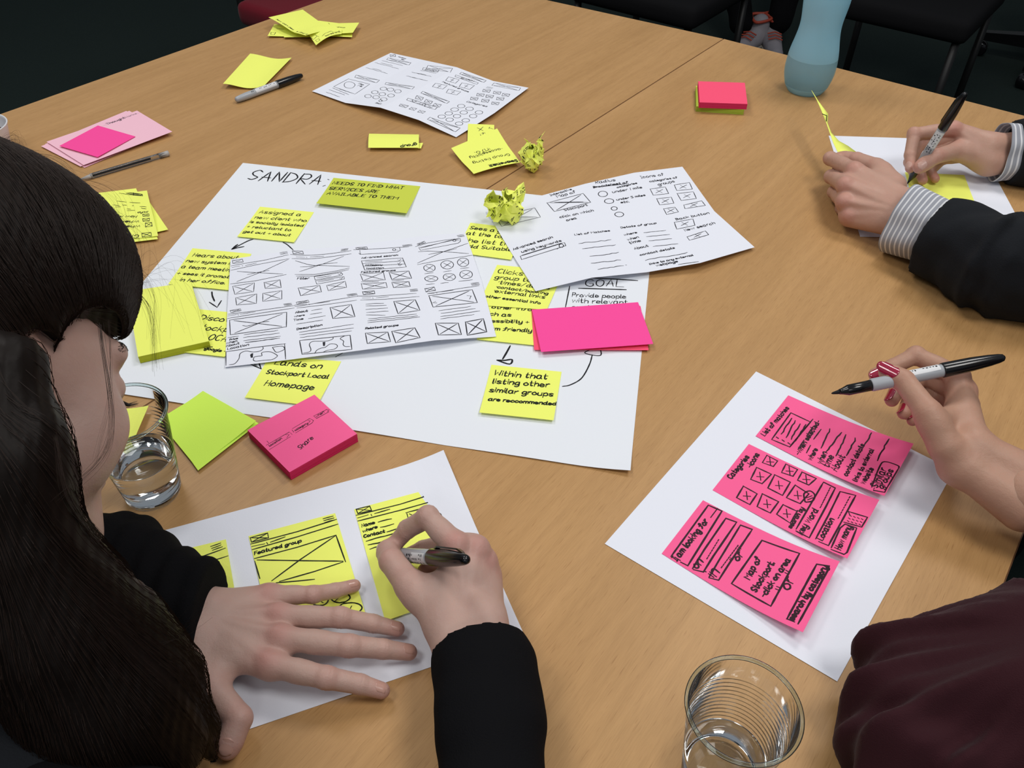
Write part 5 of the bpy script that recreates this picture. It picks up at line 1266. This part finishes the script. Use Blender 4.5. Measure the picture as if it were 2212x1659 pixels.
idx = np.minimum(np.arange(paths.shape[1])[None], last[:, None]); paths = np.take_along_axis(paths, idx[..., None], 1)   # a strand stops at the hairline
tg = np.gradient(paths, axis=1)+1e-9; tg /= np.linalg.norm(tg, axis=2)[..., None]
xx = np.cross(tg, FW); xx /= np.linalg.norm(xx, axis=2)[..., None]+1e-9; yy = np.cross(tg, xx)
K = paths.shape[1]; rr_ = (.00013*(1-.6*np.arange(K)/(K-1))+.00004)[None, :, None]
V = np.stack([paths+(xx*math.cos(a)+yy*math.sin(a))*rr_ for a in (0, 2.094, 4.189)], 2).reshape(-1, 3)
b0 = (np.arange(len(paths))[:, None]*K+np.arange(K-1)[None]).ravel()*3
F = np.concatenate([np.stack([b0+j, b0+(j+1) % 3, b0+3+(j+1) % 3, b0+3+j], 1) for j in range(3)])
F = F[np.linalg.norm(V[F[:, 0]]-V[F[:, 3]], axis=1) > 1e-4]
o = obj('hair_strands', np.array(V), np.array(F), M['hair_strand'], hair); o['kind'] = 'stuff'
V = []; F = []; R = random.Random(5)
def fly(px0, px1, dep, bow, n, spread, r=.00007):
    for i in range(n):
        a = (px0[0]+R.gauss(0, spread*.5), px0[1]+R.gauss(0, spread*.5)); b_ = (px1[0]+R.gauss(0, spread), px1[1]+R.gauss(0, spread))
        mid = ((a[0]+b_[0])/2+bow[0]+R.gauss(0, spread*.6), (a[1]+b_[1])/2+bow[1]+R.gauss(0, spread*.6)); dd = dep+R.uniform(-.03, .03)
        tube(V, F, catmull([atdepth(*a, dd), atdepth(*mid, dd+.004), atdepth(*b_, dd)], 8), lambda s_: r*(1-.5*s_), 3)
fly((275, 560), (330, 745), .50, (26, -20), 16, 8, .00005); fly((285, 620), (338, 800), .50, (16, -30), 14, 6, .00007)
fly((230, 450), (310, 640), .49, (40, -34), 10, 16, .00004); fly((150, 380), (280, 540), .48, (36, -36), 14, 14, .00004); fly((20, 325), (170, 395), .46, (20, -16), 34, 10, .00004)
fly((0, 310), (50, 325), .46, (8, -18), 34, 10, .00004); fly((280, 600), (420, 700), .50, (20, -60), 12, 30, .00005); fly((215, 700), (120, 1080), .45, (70, 60), 14, 6)
fly((120, 940), (215, 1160), .45, (-20, 20), 30, 8); fly((330, 1400), (430, 1330), .53, (0, 10), 14, 14); fly((236, 690), (205, 1000), .455, (18, 0), 6, 4, .00005)
o = obj('loose_hairs', np.array(V), np.array(F), M['hair_strand'], hair); o['kind'] = 'stuff'
# cardigan: sleeves and back
csl = H(458, 1318, 33)
n1 = H(560, 1345, 35)-H(330, 1250, 35); n1 /= np.linalg.norm(n1)
n1 = n1*math.cos(.35)+A3(-n1[1], n1[0], 0)*math.sin(.35)
def ribw(P, d):
    return d+.0016*np.sin(((P-csl)@n1)*2*math.pi/.019)*np.exp(-np.maximum(0, -((P-csl)@n1)-.06)/.03)
cloth('sleeve', [(H(470, 1334, 32), .033), (H(400, 1312, 35), .037), (H(250, 1245, 42), .044), (elL, .056), (shL, .07)], M['black_knit'], woman, .0028, .0015, 60, 2, [(csl, n1)], extra=ribw)
n2 = H(1000, 1330, 42)-H(1035, 1500, 42); n2 /= np.linalg.norm(n2)
c2_ = H(1022, 1404, 42)
cloth('sleeve', [(H(1022, 1372, 42), .0300), (H(1046, 1450, 42), .0325), (H(1062, 1560, 42), .0325), (elR, .044), (shR, .058)], M['black_knit'], woman, .0028, .0018, 48, 9, [(c2_, n2)])
def fcard(P):
    d = rcone(P, hip, chest, .15, .155); mid = (shL+shR)/2
    d = smin(d, rcone(P, shL, shR, .066, .058), .05); d = smin(d, rcone(P, chest, mid, .135, .095), .06); return smin(d, rcone(P, mid-A3(0, .02, .02), Lh(-52, 0, -150), .088, .058), .03)
garment('cardigan', fcard, np.minimum(hip, shL)-.24, np.maximum(np.maximum(hip, shL), shR)+.26, .006, M['charcoal_knit'], woman, .004, 34, 4)
garment('trousers', lambda P: smin(rcone(P, hip+A3(.05, .07, -.05), hip+A3(.42, .32, -.06), .085, .07), smin(rcone(P, hip+A3(-.08, .09, -.05), hip+A3(.22, .50, -.06), .085, .07), smin(rcone(P, hip+A3(.42, .32, -.06), hip+A3(.34, .24, -.47), .065, .045), rcone(P, hip+A3(.22, .50, -.06), hip+A3(.14, .42, -.47), .065, .045), 0), 0), 0), hip+A3(-.3, -.25, -.49), hip+A3(.6, .66, .16), .012, M['black_knit'], woman)

# ================================================================== the man at the upper right
man = empty('person', A3(1.15, .92, FLOOR), 'person in a charcoal cardigan and grey striped shirt cuffs, one fist resting, writing', 'person')
ml = dict(wrist=H(1962, 464, 46), elbow=H(2085, 528, 46),
          thumb=[H(1930, 402, 54), H(1892, 362, 54), H(1850, 346, 48), H(1806, 340, 38)],
          index=[H(1846, 368, 60), H(1795, 343, 45), H(1818, 352, 28), H(1848, 362, 24)],
          middle=[H(1826, 400, 54), H(1797, 382, 30), H(1825, 385, 16), H(1858, 398, 18)],
          ring=[H(1824, 436, 40), H(1803, 415, 16), H(1835, 415, 10), H(1865, 430, 16)],
          little=[H(1834, 466, 26), H(1818, 450, 10), H(1845, 448, 9), H(1872, 458, 14)])
ML = hand(ml, H(1870, 420, 100)-H(1885, 450, 50), 1.14, (.030, .025), 1.15, 1.0, h=.0013)
mr = dict(wrist=H(2135, 332, 42), elbow=H(2235, 330, 42),
          thumb=[H(2112, 336, 38), H(2064, 326, 44), H(2022, 338, 50), H(1976, 368, 36)],
          index=[H(2060, 278, 66), H(1975, 290, 62), H(1966, 335, 42), H(1966, 372, 26)],
          middle=[H(2068, 290, 54), H(1985, 312, 46), H(1965, 350, 26), H(1978, 382, 15)],
          ring=[H(2078, 312, 42), H(2010, 335, 34), H(1985, 365, 18), H(1996, 396, 10)],
          little=[H(2088, 335, 30), H(2035, 345, 24), H(2010, 370, 14), H(2024, 392, 9)])
MR = hand(mr, H(2090, 290, 100)-H(2090, 310, 50), 1.10, (.029, .019), .8, .6, h=.0013, wr=.0135)
mSL, mSR = A3(1.06, .78, .33), A3(1.22, 1.10, .33); mEL, mER = A3(.86, .74, .05), A3(1.03, 1.16, .05)
mO = A3(1.02, 1.02, .60); mF = A3(-.80, .15, -.5); mU = A3(-.5, .1, .8); mneck = A3(1.15, .95, .42)
mF, mR, mU = basis(mF, mU); fm_, Lm, Rmm = head_parts(mO, mF, mR, mU, 1.05)
mch, mhip = A3(1.16, .95, .20), A3(1.24, .97, -.20)
parts = [(ML['V'], ML['F']), (MR['V'], MR['F']),
         mesh_sdf(lambda P: smin(fm_(P), rcone(P, Lm(-40, 0, -120), mneck, .057, .06), .02), np.minimum(mO, mneck)-.17, np.maximum(mO, mneck)+.17, .005),
         arm(mSL, mEL, ml['elbow'], .030), arm(mSR, mER, mr['elbow'], .030),
         mesh_sdf(lambda P: smin(rcone(P, mhip, mch, .14, .14), rcone(P, mSL, mSR, .06, .06), .06), mhip-.24, mch+.3, .012)]
V, F = merge(parts); mb = obj('body', V, F, M['skin_m'], man, True)
red = np.zeros(len(V)); red[:len(ML['V'])] = ML['red']*.7; red[len(ML['V']):len(ML['V'])+len(MR['V'])] = MR['red']; add_red(mb, red)
nail(MR, 'thumb', 'nail_m', mb, .0068, .0125, 0, H(1990, 350, 80)-H(1985, 365, 30))
nail(MR, 'index', 'nail_m', mb, .0056, .0115, 0, H(1950, 360, 50)-H(1975, 370, 30))
garment('hair', lambda P: np.maximum(ell(P, Lm(-16, 0, 44), A3(.104, .085, .094), Rmm), -ell(P, Lm(70, 0, -10), A3(.075, .09, .075), Rmm)), mO-.2, mO+.2, .005, M['hair'], man, .002, 120)
def card_m(P):
    d = smin(rcone(P, mhip, mch, .17, .165), rcone(P, mSL, mSR, .078, .078), .07); return smin(d, rcone(P, mch, (mSL+mSR)/2, .15, .09), .06)
garment('cardigan', card_m, mhip-.3, mch+.36, .009, M['charcoal_knit'], man, .005, 26)
for (a, c, sd) in ((ml, mEL, 3), (mr, mER, 8)): pass
# left arm (nearer): sleeve, shirt cuff, cufflink
nL = H(1985, 485, 55)-H(2095, 545, 50); nL /= np.linalg.norm(nL)
vL = H(2054, 439, 84)-H(1992, 568, 6); vL /= np.linalg.norm(vL); nL = nL-vL*(nL@vL); nL /= np.linalg.norm(nL)
def shirt_cuff(name, c, n, r0, r1, L, tilt, label, gapz=.0008, stripe=.0058, squash=.8):
    "open double cuff: a striped shell flaring towards the hand"
    d, x, y = frame_of(n); up = A3(0, 0, 1)-n*n[2]; up /= np.linalg.norm(up); sd = np.cross(n, up)
    V = []; F = []; m_ = 56; K = 10
    for lay in (0, 1):
        for k in range(K+1):
            t = k/K
            for i in range(m_):
                a = 2*math.pi*i/m_; r = r0+(r1-r0)*t-(.0012 if lay else 0)
                r *= 1+.05*math.sin(3*a+1.1+t)+.07*math.sin(2*a+.4)*t+.035*math.sin(7*a+t*2)*(1-.3*t)
                p = c+n*(L*(t-.35)+tilt*math.cos(a)*t*.4)+(sd*math.sin(a)+up*math.cos(a)*squash)*r
                p = p+n*(-tilt*math.cos(a)*.9*(t))
                if p[2] < gapz: p[2] = gapz+.0001*lay
                V.append(p)
    N = (K+1)*m_
    for lay in (0, 1):
        for k in range(K):
            for i in range(m_):
                q = (k*m_+i, k*m_+(i+1) % m_, (k+1)*m_+(i+1) % m_, (k+1)*m_+i); F.append(tuple(v+N*lay for v in (q if not lay else q[::-1])))
    for i in range(m_):
        j = (i+1) % m_; F.append((K*m_+i, K*m_+j, N+K*m_+j, N+K*m_+i)); F.append((j, i, N+i, N+j))
    m, t_, b = nt('striped_shirt_'+name); tc = t_.nodes.new('ShaderNodeTexCoord'); vm = t_.nodes.new('ShaderNodeVectorMath'); vm.operation = 'DOT_PRODUCT'
    vm.inputs[1].default_value = tuple(n/stripe); t_.links.new(tc.outputs['Object'], vm.inputs[0])
    fr = t_.nodes.new('ShaderNodeMath'); fr.operation = 'FRACT'; t_.links.new(vm.outputs['Value'], fr.inputs[0])
    gt = t_.nodes.new('ShaderNodeValToRGB'); gt.color_ramp.interpolation = 'LINEAR'
    for e_, (x_, c_) in zip(gt.color_ramp.elements, ((.66, (.33, .345, .39)), (.72, (.72, .73, .76)))): e_.position = x_; e_.color = (*c_, 1)
    t_.links.new(fr.outputs[0], gt.inputs[0]); t_.links.new(gt.outputs[0], b.inputs['Base Color']); b.inputs['Roughness'].default_value = .85; b.inputs['Specular IOR Level'].default_value = .15
    return obj('shirt_cuff', V, F, m, man, True)
cu = H(1993, 492, 44)
shirt_cuff('left', H(1999, 493, 44), nL, .040, .0445, .050, .0, None, squash=.95)
lathe('cufflink', [(0, .0045), (.002, .0055), (.0035, .0055), (.0045, .004), (.005, .0015)], M['steel'], man, H(1984, 556, 17), ray(1984, 556)*-1, 24)
sl, fsl = cloth('sleeve', [(H(2000, 496, 46), .0470), (H(2080, 534, 48), .049), (H(2160, 572, 50), .056), (mEL, .070), (mSL, .085)], M['charcoal_knit'], man, .0036, .0040, 42, 5, [(H(2023, 504, 46), nL)],
      extra=lambda P, d: d-.006*np.exp(-(((P-H(2135, 560, 60))@nL)/.007)**2)+.004*np.exp(-(((P-H(2150, 565, 60))@nL)/.006)**2)-.005*np.exp(-(((P-H(2185, 585, 60))@nL)/.008)**2))
nR = H(2100, 325, 45)-H(2220, 332, 45); nR /= np.linalg.norm(nR)
shirt_cuff('right', H(2182, 329, 41), nR, .0375, .0390, .026, .003, None, stripe=.0075, squash=.98)
cloth('sleeve', [(H(2160, 329, 41), .0430), (H(2240, 331, 42), .047), (mER, .066), (mSR, .085)], M['charcoal_knit'], man, .0036, .003, 42, 15, [(H(2186, 329, 42), nR)])
garment('trousers', lambda P: smin(rcone(P, mhip+A3(-.05, -.1, -.05), mhip+A3(-.45, -.05, -.05), .09, .075), smin(rcone(P, mhip+A3(-.0, .1, -.05), mhip+A3(-.42, .22, -.05), .09, .075), smin(rcone(P, mhip+A3(-.45, -.05, -.05), mhip+A3(-.42, -.05, -.50), .07, .05), rcone(P, mhip+A3(-.42, .22, -.05), mhip+A3(-.40, .22, -.50), .07, .05), 0), 0), 0), mhip+A3(-.6, -.25, -.53), mhip+A3(.15, .4, .1), .012, M['black_knit'], man)

# ================================================================== the person in maroon at the right
pm = empty('person', A3(.72, .22, FLOOR), 'person in a maroon blouse with red nails and a bare forearm, holding a level marker', 'person')
pr = dict(wrist=H(2088, 985, 62), elbow=H(2225, 1070, 50),
          thumb=[H(2040, 962, 72), H(2002, 888, 92), H(1952, 822, 98), H(1902, 796, 98)],
          index=[H(2070, 812, 84), H(1978, 768, 88), H(1928, 792, 80), H(1880, 814, 76)],
          middle=[H(2084, 845, 72), H(2000, 815, 66), H(1945, 830, 68), H(1922, 872, 66)],
          ring=[H(2090, 876, 60), H(2015, 850, 52), H(1965, 862, 52), H(1950, 898, 58)],
          little=[H(2092, 906, 50), H(2030, 888, 42), H(1985, 890, 44), H(1968, 912, 50)])
PR = hand(pr, H(2110, 880, 100)-H(2040, 900, 60), 1.0, (.025, .022), .8, .5, h=.0011)
pSL, pSR = A3(.72, -.08, .30), A3(.90, .30, .30); pEL, pER = A3(.48, .02, .02), pr['wrist']+(pr['elbow']-pr['wrist'])/np.linalg.norm(pr['elbow']-pr['wrist'])*.25
pO = A3(.72, .20, .58); pF, pR_, pU = basis(A3(-.75, .35, -.45), A3(-.3, .15, .9)); fp_, Lp2, Rmp = head_parts(pO, pF, pR_, pU); pneck = A3(.82, .13, .42)
pch, phip = A3(.82, .10, .15), A3(.90, .05, -.22)
parts = [(PR['V'], PR['F']), mesh_sdf(lambda P: smin(fp_(P), rcone(P, Lp2(-40, 0, -120), pneck, .05, .055), .02), np.minimum(pO, pneck)-.17, np.maximum(pO, pneck)+.17, .005),
         arm(pSR, pER, pr['elbow'], .036), arm(pSL, pEL, A3(.36, .22, .04), .030), mesh_sdf(lambda P: smin(rcone(P, phip, pch, .12, .12), rcone(P, pSL, pSR, .05, .05), .06), phip-.24, pch+.3, .012)]
V, F = merge(parts); pb = obj('body', V, F, M['skin_p'], pm, True)
red = np.zeros(len(V)); red[:len(PR['V'])] = PR['red']*.5; add_red(pb, red)
camdir = CAM-H(1900, 800, 95)
nail(PR, 'thumb', 'nail_red', pb, .0072, .0155, .005, camdir+A3(-.1, .25, .3), label='crimson thumbnail')
nail(PR, 'index', 'nail_red', pb, .0050, .013, .006, H(1870, 800, 120)-H(1890, 815, 70), label='crimson fingernail')
for k in ('middle', 'ring', 'little'): nail(PR, k, 'nail_red', pb, .0050, .013, .005, H(1860, 860, 95)-H(1950, 880, 60), label='crimson fingernail')
garment('hair', lambda P: np.maximum(smin(ell(P, Lp2(-16, 0, 40), A3(.106, .09, .098), Rmp), rcone(P, Lp2(-60, 0, 0), Lp2(-70, 0, -190), .07, .05), .03), -ell(P, Lp2(75, 0, -15), A3(.08, .095, .085), Rmp)), pO-.28, pO+.28, .006, M['hair'], pm, .002, 120)
def blouse(P):
    d = smin(rcone(P, phip, pch, .15, .15), rcone(P, pSL, pSR, .065, .065), .07); d = smin(d, rcone(P, pch, (pSL+pSR)/2, .13, .08), .06)
    return smin(d, rcone(P, pSR, pER+(pSR-pER)*.12, .075, .055), .04)
garment('blouse', blouse, phip-.3, np.maximum(pch, pSR)+.32, .009, M['maroon_cloth'], pm, .006, 26)
# the loose sleeve lying on the table, its gathered hem towards the sheet
c0, c1_, c2x, c3 = H(2016, 1474, 34), H(1990, 1560, 38), H(2118, 1386, 34), H(2290, 1530, 55)
def drape(P):
    d = rcone(P, c0, c3, .040, .065); d = smin(d, rcone(P, c1_, c3, .045, .065), .03); d = smin(d, rcone(P, c2x, c3, .027, .062), .03); d = smin(d, rcone(P, H(1995, 1650, 38), c3, .045, .065), .03)
    d = smin(d, rcone(P, c3, pSL, .065, .075), .04)
    hem = H(1890, 1530, 40); q = P-c3; ang = np.arctan2(q[:, 1], q[:, 0]); rr = np.sqrt((q[:, :2]**2).sum(1))
    w = np.clip((rr-.05)/.08, 0, 1)
    d = d+w*(.0050*np.sin(ang*17+P[:, 2]*60)+.0028*np.sin(ang*37+1+P[:, 2]*90))+.004*noise3(P, 50, 21)-.002
    # long soft folds running back to the shoulder
    d = d+.0035*np.sin((P@A3(30, 130, 20))+1.5*np.sin(P@A3(40, 10, 0)))
    return np.maximum(d, -P[:, 2]+.0006)
V, F = mesh_sdf(drape, np.minimum(c1_, pSL)-A3(.13, .2, .12), np.maximum(c3, pSL)+.14, .0035)
obj('sleeve', V, F, M['maroon_cloth'], pm, True)
garment('trousers', lambda P: smin(rcone(P, phip+A3(-.05, -.1, -.05), phip+A3(-.40, .0, -.06), .09, .07), smin(rcone(P, phip+A3(-.0, .12, -.05), phip+A3(-.35, .26, -.06), .09, .07), smin(rcone(P, phip+A3(-.40, .0, -.06), phip+A3(-.38, .0, -.48), .065, .045), rcone(P, phip+A3(-.35, .26, -.06), phip+A3(-.33, .26, -.48), .065, .045), 0), 0), 0), phip+A3(-.55, -.25, -.51), phip+A3(.15, .45, .1), .012, M['black_knit'], pm)

# ================================================================== person beyond the far edge: only trainers and dark trousers show
s1_, s2_ = at(1618, 92, FLOOR+.04), at(1668, 92, FLOOR+.04)
bg = empty('person', at(1650, 40, FLOOR), 'person in dark trousers and grey trainers with orange trim, beyond the table', 'person')
kn1, kn2 = s1_+A3(-.12, .25, .40), s2_+A3(.10, .27, .40); bh = (kn1+kn2)/2+A3(.02, .42, .02)
tor = lambda P: smin(smin(rcone(P, kn1, bh+A3(-.1, 0, 0), .065, .09), rcone(P, kn2, bh+A3(.1, 0, 0), .065, .09), .02), smin(rcone(P, s1_+A3(-.03, .07, .06), kn1, .05, .065), rcone(P, s2_+A3(.03, .07, .06), kn2, .05, .065), 0), .02)
garment('trousers', tor, np.minimum(s1_, kn1)-.12, np.maximum(kn2, bh)+.25, .010, M['black_knit'], bg)
bO = bh+A3(0, -.12, .72)
bF, bR, bU = basis(A3(0, -1, -.2), A3(0, 0, 1)); fb_, Lb, Rmb = head_parts(bO, bF, bR, bU)
hd = [(bh+A3(-.19, -.02, .46), bh+A3(-.26, -.2, .18), bh+A3(-.12, -.36, .10)), (bh+A3(.19, -.02, .46), bh+A3(.26, -.2, .18), bh+A3(.12, -.36, .10))]
hands = []
for s, (a, b_, c_) in zip((-1, 1), hd):
    fw = A3(-s*.35, -.9, -.1); fw /= np.linalg.norm(fw); rt = A3(s*.9, -.35, 0); J = dict(wrist=c_, elbow=c_-fw*.1)
    for i, k in enumerate(FN):
        m_ = c_+fw*.085-rt*(.030-.02*i); J[k] = [m_, m_+fw*.04-A3(0, 0, .006), m_+fw*.062-A3(0, 0, .018), m_+fw*.072-A3(0, 0, .036)]
    J['thumb'] = [c_+fw*.025-rt*.022, c_+fw*.055-rt*.045, c_+fw*.085-rt*.052, c_+fw*.108-rt*.05]
    q = hand(J, A3(0, 0, 1), 1.0, h=.003); hands.append((q['V'], q['F']))
V, F = merge([mesh_sdf(lambda P: smin(fb_(P), rcone(P, Lb(-30, 0, -120), bh+A3(0, -.02, .50), .055, .06), .02), bO-.25, bO+.18, .006), mesh_sdf(lambda P: np.minimum(smin(rcone(P, bh, bh+A3(0, -.02, .46), .09, .07), rcone(P, hd[0][0], hd[1][0], .045, .045), .03), np.minimum(np.minimum(rcone(P, *hd[0][:2], .042, .034), rcone(P, hd[0][1], hd[0][2], .034, .026)), np.minimum(rcone(P, *hd[1][:2], .042, .034), rcone(P, hd[1][1], hd[1][2], .034, .026)))), bh-A3(.34, .45, .12), bh+A3(.34, .12, .56), .010)]+hands)
q = obj('body', V, F, M['skin_m'], bg, True); add_red(q, np.zeros(len(V)))
garment('jumper', lambda P: smin(smin(rcone(P, bh, bh+A3(0, 0, .38), .15, .15), rcone(P, hd[0][0], hd[1][0], .07, .07), .06), np.minimum(np.minimum(rcone(P, *hd[0][:2], .065, .05), rcone(P, hd[0][1], hd[0][2], .05, .036)), np.minimum(rcone(P, *hd[1][:2], .065, .05), rcone(P, hd[1][1], hd[1][2], .05, .036))), .03), bh-A3(.4, .5, .2), bh+A3(.4, .25, .62), .011, M['black_knit'], bg)
garment('hair', lambda P: np.maximum(ell(P, Lb(-16, 0, 44), A3(.104, .085, .094), Rmb), -ell(P, Lb(70, 0, -10), A3(.075, .09, .075), Rmb)), bO-.2, bO+.2, .006, M['hair'], bg, .002, 120)
M['shoe'] = simple('grey_knit_shoe', (.30, .28, .30), .8, bump=.4, bscale=300); M['trim'] = simple('orange_shoe_trim', (.42, .06, .03), .5); M['sole'] = simple('shoe_sole', (.38, .36, .32), .6)
for c, sg in ((s1_, -1), (s2_, 1)):
    f_ = A3(-.55, -.8, 0) if sg < 0 else A3(-.1, -1, 0); f_ = f_/np.linalg.norm(f_)
    a, b_ = c-f_*.09, c+f_*.13
    sh = garment('shoe', lambda P: np.maximum(smin(rcone(P, a, b_-A3(0, 0, .008), .045, .030), rcone(P, a, a+A3(0, 0, .05), .042, .040), .02), -(P[:, 2]-FLOOR-.024)), np.minimum(a, b_)-.09, np.maximum(a, b_)+.11, .004, M['shoe'], bg, .0008, 80)
    garment('shoe_sole', lambda P: np.maximum(rcone(P*A3(1, 1, 0)+A3(0, 0, FLOOR), a*A3(1, 1, 0)+A3(0, 0, FLOOR), b_*A3(1, 1, 0)+A3(0, 0, FLOOR), .046, .036), np.abs(P[:, 2]-FLOOR-.014)-.0125), np.minimum(a, b_)*A3(1, 1, 0)+A3(-.08, -.08, FLOOR-.02), np.maximum(a, b_)*A3(1, 1, 0)+A3(.08, .08, FLOOR+.06), .004, M['sole'], sh, 0)
    V = []; F = []; n_ = A3(-f_[1], f_[0], 0)
    tube(V, F, catmull([a-f_*.03+A3(0, 0, .085), a+n_*.043+A3(0, 0, .08), a+f_*.05+A3(0, 0, .07), a-n_*.043+A3(0, 0, .08), a-f_*.03+A3(0, 0, .085)], 6), .006, 8)
    for i in range(3): p = c+f_*(.01+.022*i)+A3(0, 0, .047-.004*i); tube(V, F, [p-n_*.028-A3(0, 0, .008), p, p+n_*.028-A3(0, 0, .008)], .003, 6)
    obj('laces_and_trim', V, F, M['trim'], sh, True)
# ------------------------------------------------------------------ stand everything on the floor at z = 0
for o in list(COL.objects):
    if o.parent is None: o.location.z += -FLOOR
